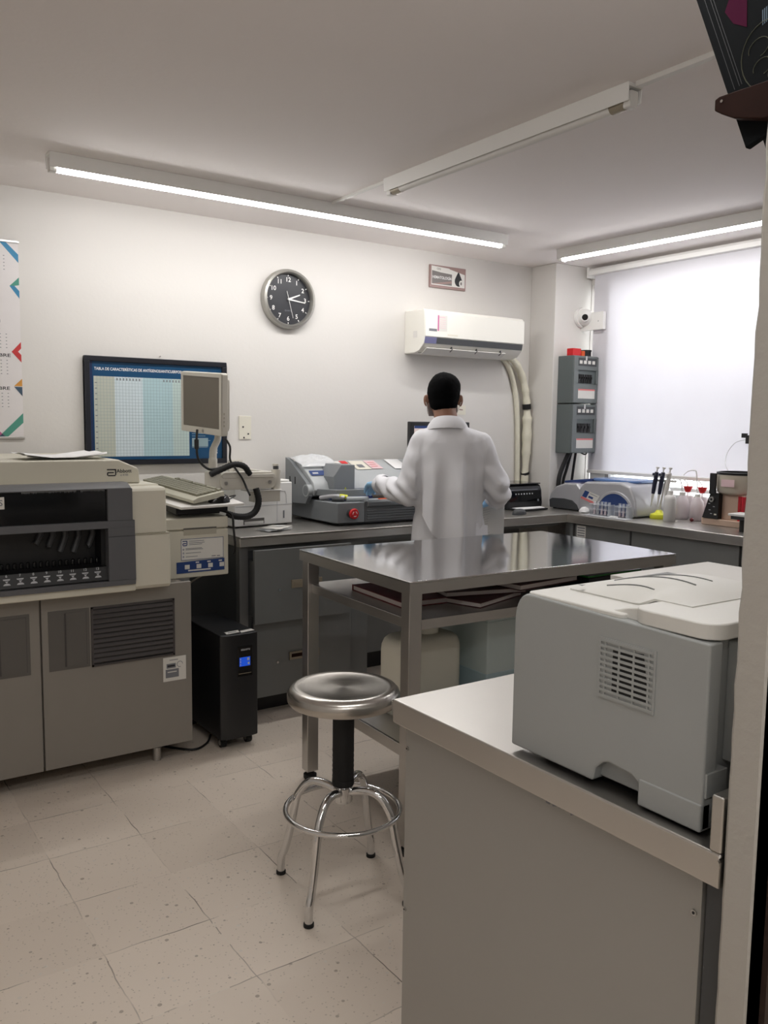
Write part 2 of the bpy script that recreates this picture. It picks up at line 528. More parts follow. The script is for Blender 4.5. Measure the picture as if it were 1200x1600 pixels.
# window: frame, rails and pane
wt = B('white')
fx0, fx1 = XR+.03, XR+.07
wt.box(fx0, fx1, WY0, WY1, WZ0, WZ0+.03); wt.box(fx0, fx1, WY0, WY1, WZ1-.03, WZ1)
wt.box(fx0, fx1, WY0, WY0+.035, WZ0, WZ1); wt.box(fx0, fx1, WY1-.006, WY1, WZ0, WZ1)
wt.box(fx0-.01, fx1, WY0, WY1, 1.040, 1.062); wt.box(XR-.028, fx1, 3.845, 3.99, WZ0, WZ1); wt.box(XR-.028, XR, WY0, 3.99, 2.385, ZC-.03)
wo = struct(wt, 'window_1')
pn = B('pane_glass').box(XR+.046, XR+.05, WY0+.03, WY1-.03, WZ0+.02, WZ1-.02).make('window_pane', wo)
struct(B('white').box(XR-.03, XR+.03, WY0, WY1+.02, WZ0-.03, WZ0), 'trim_3')

# ------------------------------------------------------------------ ceiling lamps
def lamp(p0, p1, label, lit=True):
    p0 = V(p0); p1 = V(p1); c = (p0+p1)/2; d = (p1-p0); L = d.length; d.normalize()
    ang = math.atan2(d.y, d.x)
    t = thing('fluorescent_lamp', (c.x, c.y, ZC), label, 'lamp', 'tube lamps on the ceiling')
    h = L/2
    zt = c.z-ZC
    b = B('white')
    for sg in (-1, 1): b.prism([(sg*.034, 0), (sg*.030, 0), (sg*.026, zt-.004), (sg*.030, zt-.006)], 'x', -h-.03, h+.03)
    b.box(-h-.03, h+.03, -.031, .031, -.012, 0)
    o = b.make('housing', None, bev=.002)
    parts = [o]
    for sg in (-1, 1):
        b = B('white_soft')
        x = sg*(h+.012)
        b.prism(rbox2(-.018, .018, zt-.02, -.02, .006), 'x', x-.014, x+.014)
        parts.append(b.make('socket', None, bev=.001))
    b = B('lit_tube' if lit else 'white_soft')
    r = .019
    n = 8
    if lit:
        # lower half glows, the upper part is the aluminium back
        a0 = math.radians(-180); a1 = math.radians(0)
        ring = lambda x: [(x, r*math.cos(a0+(a1-a0)*k/n), zt+r*math.sin(a0+(a1-a0)*k/n)) for k in range(n+1)]
        v = ring(-h)+ring(h)
        b.add(v, [(k, k+1, n+2+k, n+1+k) for k in range(n)])
        back = [(r*math.cos(math.radians(180*k/8)), zt+r*math.sin(math.radians(180*k/8))) for k in range(9)]
        b.prism(back, 'x', -h, h, 'white_soft')
    else:
        b.cyl((-h, 0, zt), (h, 0, zt), r, seg=20)
        for sg in (-1, 1): b.cyl((sg*h, 0, zt), (sg*(h-.06), 0, zt), r*1.06, 'tan', seg=20)
    parts.append(b.make('tube', None, ang=60, recalc=not lit))
    for o in parts:
        o.parent = t; o.location = (0, 0, 0)
    t.rotation_euler.z = ang
    return t
lamp((.909, 3.67, 2.447), (3.306, 3.67, 2.447), 'long lit tube lamp on the ceiling parallel to the back wall, above the clock')
lamp((2.19, 3.13, 2.45), (2.19, 1.86, 2.45), 'unlit tube lamp on the ceiling running between the two lit ones', lit=False)
lamp((.45, 1.05, 2.447), (1.65, 1.05, 2.447), 'lit tube lamp on the ceiling just above the near counter')
lamp((-.75, -.35, 2.447), (1.65, -.35, 2.447), 'lit tube lamp on the ceiling behind the doorway, farthest from the window')
lamp((3.875, 3.73, 2.447), (3.94, 2.45, 2.447), 'lit tube lamp on the ceiling in front of the window blind')
b = B('white_soft')
b.box(2.17, 2.185, 3.17, 3.62, ZC-.014, ZC)
tag(b.make('cable_conduit', loc=(2.18, 3.4, ZC), bev=.002), 'short white cable duct joining the long lit lamp to the unlit lamp', 'conduit')
b = B('white_soft'); b.box(2.175, 2.2, .9, 1.82, ZC-.016, ZC)
tag(b.make('cable_conduit', loc=(2.18, 1.3, ZC), bev=.002), 'white cable duct on the ceiling leading from the unlit lamp towards the doorway', 'conduit')

# ------------------------------------------------------------------ blind
XB = 4.44
t = thing('roller_blind', (XB, 3.0, 1.12), 'white translucent roller blind pulled down over the big window', 'blind')
b = B('white')
b.prism([(XB-.045, 2.435), (XB-.045, 2.462), (XB-.03, 2.478), (XB+.05, 2.478), (XB+.05, 2.435)], 'y', 1.6, 4.0)
b.make('cassette', t, bev=.003)
b = B('blind_fabric'); b.box(XB-.0005, XB+.0005, 1.65, 3.982, 1.135, 2.44)
b.make('fabric', t)
b = B('white_soft'); b.box(XB-.008, XB+.008, 1.65, 3.984, 1.12, 1.142)
b.make('bottom_rail', t, bev=.004)
b = B('white'); b.box(XB-.05, XB+.058, 4.0, 4.012, 2.42, 2.485); b.make('end_bracket', t, bev=.002)

# ------------------------------------------------------------------ wall things
# clock
cx, cz, r = 2.287, 2.118, .162
t = thing('wall_clock', (cx, WB, cz), 'round wall clock with black face and brushed silver rim', 'clock')
b = B('clock_rim'); b.lathe([(r-.02, 0), (r, 0), (r+.002, -.02), (r-.004, -.042), (r-.016, -.047), (r-.022, -.04), (r-.024, -.02), (r-.024, -.012)], (cx, WB, cz), seg=64, ax='y')
b.make('rim', t, ang=50)
b = B('clock_face'); b.lathe([(0.0001, -.016), (r-.022, -.016), (r-.022, -.004), (.0001, -.004)], (cx, WB, cz), seg=64, ax='y')
y = WB-.0166
for h in range(12):
    a = math.radians(90-30*(h if h else 12))
    ca, sa = math.cos(a), math.sin(a)
    b.text(str(h if h else 12), (cx+.106*ca, y, cz+.106*sa), XD, ZD, .034, 'white')
    p = V((cx+.130*ca, y, cz+.130*sa)); q = V((ca, 0, sa)); s_ = V((-sa, 0, ca))
    b.add([p-q*.005-s_*.0025, p+q*.005-s_*.0025, p+q*.005+s_*.0025, p-q*.005+s_*.0025], [(0, 1, 2, 3)], 'white')
b.text('QUARTZ', (cx, y, cz-.062), XD, ZD, .011, 'ink_soft')
b.make('face', t)
def hand(deg, l, w_, y, tail=.0):
    a = math.radians(90-deg); q = V((math.cos(a), 0, math.sin(a))); s_ = V((-q.z, 0, q.x)); c = V((cx, y, cz))
    vs = [c-q*tail-s_*w_, c+q*l-s_*w_*.6, c+q*l+s_*w_*.6, c-q*tail+s_*w_]
    bb = B('white'); bb.add(vs+[p+V((0, .001, 0)) for p in vs], [(0, 1, 2, 3), (7, 6, 5, 4), (0, 4, 5, 1), (1, 5, 6, 2), (2, 6, 7, 3), (3, 7, 4, 0)]); return bb
hand(68, .078, .005, WB-.02).make('hour_hand', t)
hand(97, .105, .0042, WB-.0225).make('minute_hand', t)
hb = hand(165, .105, .0012, WB-.025, .045); hb.cyl((cx, WB-.016, cz), (cx, WB-.027, cz), .006, 'white', seg=16); hb.make('second_hand', t)

# framed chart
x0, x1, z0, z1 = 1.167, 1.912, 1.215, 1.752
t = thing('framed_chart', (x0+.37, WB, z0), 'framed blue and pale green printed table chart hanging on the back wall', 'chart')
b = B('frame_dark'); fw = .026
b.box(x0, x1, WB-.026, WB, z1-fw, z1); b.box(x0, x1, WB-.026, WB, z0, z0+fw)
b.box(x0, x0+fw, WB-.026, WB, z0+fw, z1-fw); b.box(x1-fw, x1, WB-.026, WB, z0+fw, z1-fw)
b.make('frame', t, bev=.003)
b = B('poster_blue'); yy = WB-.014
b.box(x0+fw, x1-fw, yy, WB-.002, z0+fw, z1-fw)
y = yy-.0006
def rect(b, xa, xb, za, zb, m, y=y): b.quad((xa, y, za), (xb, y, za), (xb, y, zb), (xa, y, zb), m)
rect(b, x0+fw, x0+.04, z0+fw, z1-fw, 'poster_blue_deep', y-.0001)
tx0, tx1, tz0, tz1 = x0+.045, x0+.535, z0+.042, z1-.098
W_ = tx1-tx0
for f0, f1, m in ((0, .21, 'poster_a'), (.21, .30, 'poster_b'), (.30, .50, 'poster_b'), (.50, .62, 'poster_c'), (.62, .82, 'poster_c'), (.82, 1, 'poster_d')):
    rect(b, tx0+W_*f0, tx0+W_*f1, tz0, tz1, m)
for i in range(31):
    xx = tx0+W_*i/31; rect(b, xx, xx+.0011, tz0, tz1, 'poster_line', y-.0004)
for i in range(25):
    zz = tz0+(tz1-tz0)*i/25; rect(b, tx0, tx1, zz, zz+.0009, 'poster_line', y-.0004)
for i in range(14):
    rect(b, tx0+.03*0+.006, tx0+.016, tz1-.03-.027*i-.004, tz1-.03-.027*i, 'ink_soft', y-.0006)
for i in range(8):
    xx = tx0+W_*(.23+.033*i); rect(b, xx, xx+.006, tz1-.018, tz1-.006, 'ink_soft', y-.0006)
    xx = tx0+W_*(.72+.033*i); rect(b, xx, xx+.006, tz1-.018, tz1-.006, 'ink_soft', y-.0006)
b.text('TABLA DE CARACTERÍSTICAS DE ANTÍGENOS/ANTICUERPOS', (x0+.272, y, z1-.062), XD, ZD, .0195, 'paper', width=.445)
b.text('GS', (x0+.53, y, z1-.062), XD, ZD, .0185, 'paper')
for i in range(9):
    rect(b, x0+.55, x0+.55+.12*random.uniform(.6, 1), z0+.085+.018*i+(.006 if i % 2 else 0), z0+.0865+.018*i+(.006 if i % 2 else 0), 'poster_c', y-.0002)
rect(b, x0+.55, x0+.64, z0+.09, z0+.135, 'poster_line', y-.0003)
b.text('CKS', (x0+.67, y, z0+.06), XD, ZD, .026, 'paper')
b.make('chart_print', t)
b = B('steel'); b.cyl((x0+.385, WB, z1+.012), (x0+.385, WB-.012, z1+.014), .003); b.make('nail', t)

# calendar
x0, x1, z0, z1 = .30, .885, 1.345, 2.257
t = thing('wall_calendar', (.6, WB, z0), 'white paper wall calendar with coloured ribbon corners at the far left', 'calendar')
b = B('cal_paper'); b.box(x0, x1, WB-.004, WB-.002, z0+.005, z1-.006)
y = WB-.0045
def poly(b, pts, m, y=y): b.add([(p, y, q) for p, q in pts], [tuple(range(len(pts)))], m)
poly(b, [(x1-.085, z1-.006), (x1-.058, z1-.006), (x1, z1-.062), (x1, z1-.100)], 'cal_blue')
poly(b, [(x1-.16, z1-.006), (x1-.085, z1-.006), (x1-.13, z1-.05)], 'cal_teal')
poly(b, [(x1, z1-.165), (x1, z1-.20), (x1-.02, z1-.205), (x1-.042, z1-.207)], 'cal_teal')
poly(b, [(x1-.042, z1-.207), (x1-.02, z1-.205), (x1, z1-.227), (x1, z1-.262)], 'cal_blue')
poly(b, [(x1, z1-.46), (x1, z1-.49), (x1-.014, z1-.505), (x1, z1-.52), (x1, z1-.555), (x1-.042, z1-.507)], 'cal_red')
poly(b, [(x1, z1-.63), (x1, z1-.665), (x1-.036, z1-.665)], 'cal_orange')
poly(b, [(x1, z1-.668), (x1, z1-.712), (x1-.036, z1-.668)], 'cal_navy')
poly(b, [(x1, z1-.79), (x1, z1-.835), (x1-.075, z0+.006), (x1-.115, z0+.006)], 'cal_teal')
poly(b, [(x1-.20, z1-.80), (x1-.16, z1-.82), (x1-.075, z0+.006), (x1-.115, z0+.006)], 'cal_pink')
poly(b, [(x1-.115, z0+.006), (x1-.075, z0+.006), (x1-.095, z0+.022)], 'cal_navy', y-.0002)
b.text('2022', (x1-.20, y, z1-.34), XD, ZD, .115, 'ink')
for nm, zz in (('MARZO', z1-.05), ('JUNIO', z1-.405), ('SEPTIEMBRE', z1-.555+.03), ('DICIEMBRE', z1-.68+.003)):
    b.text(nm, (x1-.128 if len(nm) > 5 else x1-.128, y, zz), XD, ZD, .021, 'ink', width=.018*len(nm)*.9)
    for rr in range(5):
        for cc in range(7):
            xx = x1-.222+.026*cc; z_ = zz-.024-.0155*rr
            poly(b, [(xx, z_), (xx+.006, z_), (xx+.006, z_+.003), (xx, z_+.003)], 'ink_soft')
b.make('sheet', t)
b = B('steel_dull'); b.box(x0-.005, x1+.004, WB-.009, WB, z1-.012, z1); b.make('hanging_rail', t, bev=.002)
b = B('steel_dull'); b.box(x0-.005, x1+.004, WB-.009, WB, z0, z0+.012); b.make('bottom_rail', t, bev=.002)

# department sign
x0, x1, z0, z1 = 3.278, 3.566, 2.285, 2.422
t = thing('wall_sign', (3.42, WB, z0), 'small sign reading HEMATOLOGÍA with a blood drop, above the air conditioner', 'sign')
b = B('sign_brown'); b.box(x0, x1, WB-.012, WB, z0, z1); b.make('board', t, bev=.001)
b = B('white_soft'); y = WB-.0126
poly(b, [(x0+.012, z0+.016), (x1-.008, z0+.016), (x1-.008, z1-.035), (x0+.16, z1-.012), (x0+.012, z1-.006)], 'white_soft', y)
poly(b, [(x0+.016, z0+.022), (x0+.175, z0+.022), (x0+.175, z1-.046), (x0+.09, z1-.042), (x0+.016, z1-.034)], 'sign_grey', y-.0003)
poly(b, [(x0+.016, z0+.022), (x0+.175, z0+.05), (x0+.175, z0+.036), (x0+.08, z0+.022)], 'sign_brown', y-.0005)
b.text('HEMATOLOGÍA', (x0+.096, y-.0008, z0+.063), XD, ZD, .024, 'paper', width=.152)
b.text('CKS', (x0+.07, y-.0003, z1-.022), XD, ZD, .018, 'sign_grey')
dx, dz = x0+.228, z0+.054
dp = [(dx, dz+.062)]
for k in range(15):
    a = math.radians(35-250*k/14); dp.append((dx+.030*math.cos(a), dz+.032*math.sin(a)))
poly(b, dp, 'ink', y-.0004)
poly(b, [(dx+.022+.017*math.cos(k*.4), dz-.012+.02*math.sin(k*.4)) for k in range(16)], 'white_soft', y-.0007)
poly(b, [(dx+.022+.006*math.cos(k*.4), dz-.012+.01*math.sin(k*.4)) for k in range(16)], 'sign_grey', y-.001)
poly(b, [(x0+.13, z1-.004), (x1-.002, z1-.006), (x1-.002, z1-.04), (x0+.16, z1-.016)], 'sign_brown', y-.0004)
b.make('print', t)

# air conditioner
x0, x1, z0, z1 = 3.10, 3.905, 1.865, 2.122
t = thing('air_conditioner', (3.5, WB, z0), 'white split air conditioner mounted on the back wall above the person', 'air conditioner')
prof = [(WB, z1), (WB-.19, z1-.003), (WB-.203, z1-.02), (WB-.205, z1-.165), (WB-.196, z1-.205), (WB-.15, z0+.012), (WB-.10, z0), (WB, z0)]
b = B('ac_white'); b.prism(prof, 'x', x0, x1); b.make('case', t, bev=.006, seg=3)
b = B('ac_white'); b.prism([(WB-.2065, z1-.018), (WB-.2095, z1-.02), (WB-.2095, z1-.163), (WB-.2065, z1-.165)], 'x', x0+.002, x1-.002); b.make('front_panel', t, bev=.001)
b = B('dark_grey'); b.prism([(WB-.2055, z1-.167), (WB-.2095, z1-.168), (WB-.2015, z1-.204), (WB-.197, z1-.203)], 'x', x0+.09, x1-.012)
b.prism([(WB-.2055, z1-.167), (WB-.2092, z1-.168), (WB-.2012, z1-.204), (WB-.197, z1-.203)], 'x', x0+.003, x0+.09, 'purple_grey'); b.make('trim_band', t)
b = B('black_soft'); b.prism([(WB-.182, z0+.04), (WB-.186, z0+.044), (WB-.118, z0+.0075), (WB-.115, z0+.0025)], 'x', x0+.02, x1-.13); b.make('air_outlet', t)
b = B('white_soft')
b.prism([(WB-.187, z0+.030), (WB-.190, z0+.026), (WB-.135, z0-.006), (WB-.130, z0-.002)], 'x', x0+.03, x1-.14); b.make('louver', t, bev=.001)
for xx in (x0+.22, x0+.42, x0+.62):
    b = B('dark_grey'); b.prism([(WB-.186, z0+.046), (WB-.192, z0+.026), (WB-.17, z0+.012), (WB-.165, z0+.03)], 'x', xx, xx+.006); b.make('vane', t)
b = B('sticker_white'); y = WB-.2100
rect(b, x0+.092, x0+.165, z1-.128, z1-.035, 'sticker_white', y)
rect(b, x0+.092, x0+.103, z1-.128, z1-.035, 'cal_pink', y-.0003); rect(b, x0+.103, x0+.15, z1-.05, z1-.043, 'pink', y-.0003)
for i in range(5): rect(b, x0+.11, x0+.155, z1-.063-.012*i, z1-.060-.012*i, 'pink', y-.0003)
rect(b, x0+.028, x0+.088, z1-.132, z1-.117, 'ink_soft', y); rect(b, x0+.17, x0+.25, z1-.152, z1-.143, 'ivory', y)
b.make('sticker', t)
# side moulding of the case
b = B('white_soft'); b.box(x0-.001, x0, WB-.13, WB-.09, z0+.09, z0+.13); b.make('side_label', t)

# wrapped pipes from the air conditioner
t = thing('insulated_pipe', (4.1, WB, .91), 'pipe bundle wrapped in cream tape dropping from the air conditioner down the corner', 'pipe')
def smooth_path(pts, n=8):
    pts = [V(p) for p in pts]; out = []
    for i in range(len(pts)-1):
        p0, p1, p2, p3 = pts[max(i-1, 0)], pts[i], pts[i+1], pts[min(i+2, len(pts)-1)]
        for k in range(n):
            s = k/n; out.append(.5*((2*p1)+(p2-p0)*s+(2*p0-5*p1+4*p2-p3)*s*s+(3*p1-p0-3*p2+p3)*s**3))
    out.append(pts[-1]); return out
pp = smooth_path([(3.87, 4.235, 1.90), (3.95, 4.24, 1.875), (4.03, 4.245, 1.80), (4.085, 4.245, 1.68), (4.105, 4.245, 1.56), (4.113, 4.245, 1.40), (4.11, 4.245, 1.20), (4.10, 4.245, 1.0), (4.09, 4.245, .905)])
rs = [.024+.0025*math.sin(i*1.1)+(.008 if 1.24 < p.z < 1.5 else 0) for i, p in enumerate(pp)]
b = B('insulation'); b.tube(pp, rs, seg=14); b.make('wrapped_tube', t, ang=60)
pp2 = smooth_path([(3.85, 4.27, 1.90), (3.93, 4.272, 1.85), (3.99, 4.272, 1.75), (4.03, 4.272, 1.6), (4.05, 4.272, 1.4), (4.06, 4.272, 1.1), (4.06, 4.272, .905)])
b = B('insulation'); b.tube(pp2, .017, seg=12); b.make('thin_tube', t, ang=60)
for za, zb, rr in ((1.545, 1.58, .029), (1.10, 1.115, .029)):
    q = [p for p in pp if za-.02 < p.z < zb+.02]
    xx = q[0].x if q else 4.1
    b = B('rubber'); b.cyl((xx+.003, 4.245, za), (xx-.001, 4.245, zb), rr, seg=16); b.make('tape_band', t)
b = B('rubber')
b.tube(smooth_path([(4.125, 4.262, 1.12), (4.14, 4.27, 1.07), (4.135, 4.27, .98)]), .008, 'rubber', seg=8)
b.make('drain_hose', t, ang=60)

# blank wall plate and small note
b = B('ivory'); b.box(1.992, 2.064, WB-.006, WB, 1.344, 1.47); 
for zz, xx in ((1.41, 2.015), (1.372, 2.046), (1.352, 2.02)): b.cyl((xx, WB-.0055, zz), (xx, WB-.0075, zz), .005, 'ink', seg=10)
tag(b.make('wall_plate', loc=(2.03, WB, 1.4), bev=.002), 'blank ivory switch plate on the back wall right of the chart', 'wall plate')
b = B('pink'); b.box(3.47, 3.60, WB-.002, WB, 1.50, 1.56, 'ivory')
b.quad((3.545, WB-.0025, 1.53), (3.575, WB-.0025, 1.528), (3.575, WB-.0025, 1.535), (3.545, WB-.0025, 1.537), 'sign_brown')
b.quad((3.485, WB-.0025, 1.53), (3.515, WB-.0025, 1.528), (3.515, WB-.0025, 1.536), (3.485, WB-.0025, 1.538), 'sign_brown')
tag(b.make('wall_note', loc=(3.53, WB, 1.5)), 'small cream note with red print on the wall right of the person’s head', 'note')

# security camera, junction box
t = thing('security_camera', (4.425, 4.06, 2.163), 'white dome security camera on the pillar beside the blind', 'camera')
b = B('white'); b.lathe([(.0001, 0), (.066, 0), (.068, -.012), (.064, -.024), (.0001, -.024)], (4.40, 4.06, 2.163), seg=32, ax='y'); b.make('base', t, ang=50)
b = B('white'); b.ell((4.40, 4.022, 2.163), (.056, .056, .056)); b.make('ball', t)
dv = V((-4.42, -4.02, -.6)).normalized(); c = V((4.40, 4.022, 2.163))
b = B('black_gloss'); b.cyl(c+dv*.044, c+dv*.062, .022, seg=24); b.cyl(c+dv*.054, c+dv*.064, .030, 'white', r1=.026, seg=24); b.cyl(c+dv*.0635, c+dv*.0655, .020, 'black_gloss', seg=24); b.make('lens', t)
b = B('white'); b.box(4.405, 4.432, 3.868, 4.06, 2.075, 2.19); b.cyl((4.4045, 3.91, 2.13), (4.406, 3.91, 2.13), .004, 'ink_soft', seg=10)
tag(b.make('junction_box', loc=(4.42, 4.06, 2.13), bev=.003), 'white junction box beside the security camera', 'box')

# breaker boxes
def breaker(z0, z1, label, n, slack):
    t = thing('breaker_box', (4.318, 4.06, z0), label, 'breaker box', 'breaker boxes on the pillar')
    x0, x1, y0 = 4.20, 4.434, 3.925
    h = z1-z0
    b = B('breaker_grey'); b.box(x0, x1, y0, 4.06, z0, z1); b.make('case', t, bev=.003)
    b = B('breaker_face'); 
    wx0, wx1, wz0, wz1 = x0+.045, x1-.022, z0+h*.41, z0+h*.70
    y = y0-.008
    b.box(x0+.003, x1-.003, y, y0, z0+.004, wz0); b.box(x0+.003, x1-.003, y, y0, wz1, z1-.004)
    b.box(x0+.003, wx0, y, y0, wz0, wz1); b.box(wx1, x1-.003, y, y0, wz0, wz1)
    b.make('door', t, bev=.001)
    b = B('dark_grey'); b.box(x0+.04, x1-.02, y-.001, y, z0+h*.785, z0+h*.955); 
    for i in range(4): b.box(x0+.05+.04*i, x0+.05+.04*i+.026, y-.002, y-.001, z0+h*.83, z0+h*.90, 'sticker_white')
    b.make('nameplate', t)
    for i in range(n):
        b = B('black'); xx = wx0+.006+i*(.13/n)
        b.box(xx, xx+.13/n-.004, y0-.006, y0, wz0+h*.02, wz0+h*.2); b.box(xx+.004, xx+.13/n-.010, y0-.014, y0-.006, wz0+h*.10, wz0+h*.15); b.make('breaker', t, bev=.001)
    b = B('sticker_white'); b.box(x0+.045, x1-.03, y-.001, y, z0+h*.10, z0+h*.30); b.box(x0+.045, x1-.03, y-.0015, y-.001, z0+h*.27, z0+h*.30, 'red_soft'); b.make('warning_label', t)
    b = B('steel'); b.box(x0+.105, x0+.12, y-.003, y, z1-.03, z1-.002); b.make('latch', t)
    return t
breaker(1.587, 1.897, 'upper grey breaker box on the pillar, under the red and black boxes', 6, 0)
breaker(1.258, 1.580, 'lower grey breaker box on the pillar, black cables hanging below it', 4, 0)
b = B('red'); b.box(4.215, 4.292, 3.945, 4.0, 1.897, 1.945); tag(b.make('small_box', loc=(4.25, 3.97, 1.897), bev=.003), 'small bright red box on top of the breaker box', 'box')
b = B('orange'); b.box(4.303, 4.335, 3.95, 3.985, 1.897, 1.932); tag(b.make('small_box', loc=(4.32, 3.97, 1.897), bev=.003), 'tiny orange box between the red and the black box', 'box')
b = B('black_soft'); b.lathe([(.0001, 0), (.036, 0), (.036, .035), (.039, .036), (.039, .045), (.0001, .045)], (4.385, 3.99, 1.897), seg=20); tag(b.make('small_box', loc=(4.385, 3.99, 1.897)), 'short round black box on top of the upper breaker box', 'box')
t = thing('cable_bundle', (4.27, 4.02, 1.258), 'black cables running from the lower breaker box down to the counter', 'cables')
for pts, rr in (([(4.27, 4.0, 1.258), (4.24, 4.02, 1.17), (4.215, 4.03, 1.08), (4.21, 4.035, .905)], .016), ([(4.29, 4.0, 1.258), (4.275, 4.02, 1.15), (4.255, 4.03, 1.06), (4.25, 4.035, .905)], .010), ([(4.335, 4.0, 1.258), (4.335, 4.02, 1.12), (4.33, 4.03, 1.0), (4.33, 4.035, .905)], .009)):
    b = B('black'); b.tube(smooth_path(pts), rr, seg=10); b.make('cable', t, ang=60)
b = B('black'); b.tube(smooth_path([(4.35, 3.97, 1.259), (4.37, 3.96, 1.248), (4.39, 3.96, 1.248), (4.41, 3.97, 1.259)]), .005, seg=8); b.make('cable_loop', t)
# ------------------------------------------------------------------ wall counters
HC = .90
b = B('steel_worn')
b.box(1.69, XR, 3.63, WB, HC-.008, HC)
b.box(3.88, XR, 1.2, 3.63, HC-.008, HC)
b.box(1.69, 3.88, 3.63, 3.65, HC-.05, HC-.008); b.box(1.69, 1.71, 3.65, WB, HC-.05, HC-.008)
b.box(3.88, 3.90, 1.2, 3.63, HC-.05, HC-.008)
t = thing('worktop', (2.8, 3.9, HC-.05), 'brushed steel worktop running along the back wall and under the window', 'worktop')
b.make('slab', t, bev=.003)
b = B('cabinet_grey'); b.box(1.73, 3.86, 3.68, 3.70, HC-.075, HC-.05); b.box(3.9, 4.0, 3.60, 3.66, 0, HC-.05); b.make('support_rail', t)
b = B('cabinet_post'); b.box(1.70, 1.745, 3.66, 3.70, 0, HC-.05); b.make('leg', t, bev=.002)
b = B('dark_grey'); b.box(1.70, 1.712, 3.70, WB, 0, HC-.05); b.make('end_panel', t)

# drawer cabinet on the left
t = thing('drawer_cabinet', (2.05, 3.9, 0), 'grey drawer cabinet under the back worktop, its upper drawer pulled slightly open', 'cabinet')
b = B('dark_grey'); b.box(1.755, 2.335, 3.69, 4.26, .09, HC-.055); b.box(1.80, 2.30, 3.75, 4.2, 0, .09, 'black_soft'); b.make('body', t)
def drawer(x0, x1, y, z0, z1, pulled, bright):
    b = B('cabinet_grey'); b.box(x0, x1, y, y+.02, z0, z1)
    if pulled: b.box(x0+.012, x0+.03, y+.02, 3.95, z0+.03, z1-.06); b.box(x1-.03, x1-.012, y+.02, 3.95, z0+.03, z1-.06)
    d = b.make('drawer', t, bev=.002)
    xm, zm = x0+.28, (z0+z1)/2
    b = B('tan'); b.box(xm-.085, xm+.085, y-.008, y, zm-.018, zm+.022); b.box(xm-.075, xm+.075, y-.0095, y-.008, zm-.006, zm+.012, 'tan' if bright else 'wood_dark'); b.make('handle', d, bev=.002)
    b = B('steel'); b.cyl((x0+.13, y, zm-.02), (x0+.13, y-.006, zm-.02), .006, seg=12); b.make('lock', d)
drawer(1.75, 2.29, 3.60, .478, .835, True, True)
drawer(1.775, 2.333, 3.668, .092, .465, False, False)
b = B('cabinet_grey'); b.box(2.34, 2.46, 3.70, 4.2, .1, HC-.075); b.box(2.37, 2.45, 3.76, 4.2, 0, .1, 'black_soft')
tag(b.make('filler_panel', loc=(2.4, 3.9, 0), bev=.002), 'narrow dark grey panel beside the drawer cabinet, facing the knee space', 'panel')
b = B('cabinet_grey'); b.box(2.46, 3.88, 4.05, 4.08, .1, HC-.055); b.box(2.46, 3.88, 4.08, 4.2, 0, .1, 'black_soft')
tag(b.make('back_panel', loc=(3.2, 4.06, 0)), 'recessed dark panel at the back of the knee space', 'panel')

# cabinets under the window
def base_cab(y0, y1, label):
    t = thing('base_cabinet', (4.2, (y0+y1)/2, 0), label, 'cabinet', 'grey cabinets under the window worktop')
    b = B('dark_grey'); b.box(3.93, XR-.035, y0, y1, .1, HC-.05); b.box(3.98, XR-.035, y0, y1, 0, .1, 'black_soft'); b.make('body', t)
    b = B('cabinet_grey'); b.box(3.905, 3.928, y0+.004, y1-.004, .1, HC-.055); d = b.make('door', t, bev=.002)
    return t, d
t, d = base_cab(3.165, 3.59, 'grey cabinet nearest the corner with a small label on its door')
b = B('sticker_white'); b.box(3.9035, 3.905, 3.50, 3.57, .765, .835); 
for k in range(4): b.box(3.903, 3.9035, 3.506, 3.564, .772+.015*k, .779+.015*k, 'ink_soft')
b.make('label_plate', d)
base_cab(2.475, 3.16, 'wide grey cabinet under the wash bottles, middle of the window row')
base_cab(1.3, 2.47, 'grey cabinet half hidden behind the doorway partition')

# ------------------------------------------------------------------ near counter
t = thing('side_counter', (1.3, .97, 0), 'near steel-topped counter with grey side panel carrying the grey laser printer', 'counter')
b = B('steel_worn')
b.box(.953, 1.75, .606, 1.34, .893, .90); b.box(.953, .975, .606, 1.34, .852, .893); b.box(.975, 1.75, 1.32, 1.34, .852, .893)
b.make('top', t, bev=.004, seg=3)
b = B('steel_worn'); b.box(.953, 1.75, .606, .624, .90, .976); b.make('backsplash', t, bev=.003)
b = B('panel_grey'); b.box(.976, .99, .645, 1.325, .02, .851); b.box(.99, 1.75, 1.31, 1.325, .02, .851); p = b.make('side_panel', t, bev=.001)
for y, z in ((1.318, .80), (1.318, .46), (.655, .79), (.655, .46), (1.318, .12)):
    b = B('steel_dull'); b.cyl((.9762, y, z), (.9735, y, z), .0042, seg=12); b.cyl((.9737, y, z), (.973, y, z), .0022, 'ink', seg=8); b.make('screw', p)
b = B('dark_grey'); b.box(.980, 1.02, .606, .642, 0, .852); b.box(.99, 1.7, .645, 1.30, 0, .02); b.make('post', t, bev=.002)
b = B('dark_brown')   # dried glue line where the panel peels from the top
random.seed(3)
for k in range(26):
    y = .70+k*.012+random.uniform(-.004, .004)
    if k in (3, 9, 10): continue
    z = .8515; h = random.uniform(.002, .006)+(.010 if 14 < k < 21 else 0)
    b.add([(.9752, y-.007, z), (.9752, y+.007, z), (.9752, y+.005, z-h), (.9752, y-.004, z-h*random.uniform(.4, 1))], [(0, 1, 2, 3)], 'ink_soft')
b.make('glue_residue', t)

# ------------------------------------------------------------------ grey laser printer
X0, X1, Y0, Y1, ZB, ZT = .975, 1.335, .652, 1.022, .9, 1.172
t = thing('laser_printer', (1.15, .84, .9), 'grey office laser printer with a side fan grille on the near counter', 'printer')
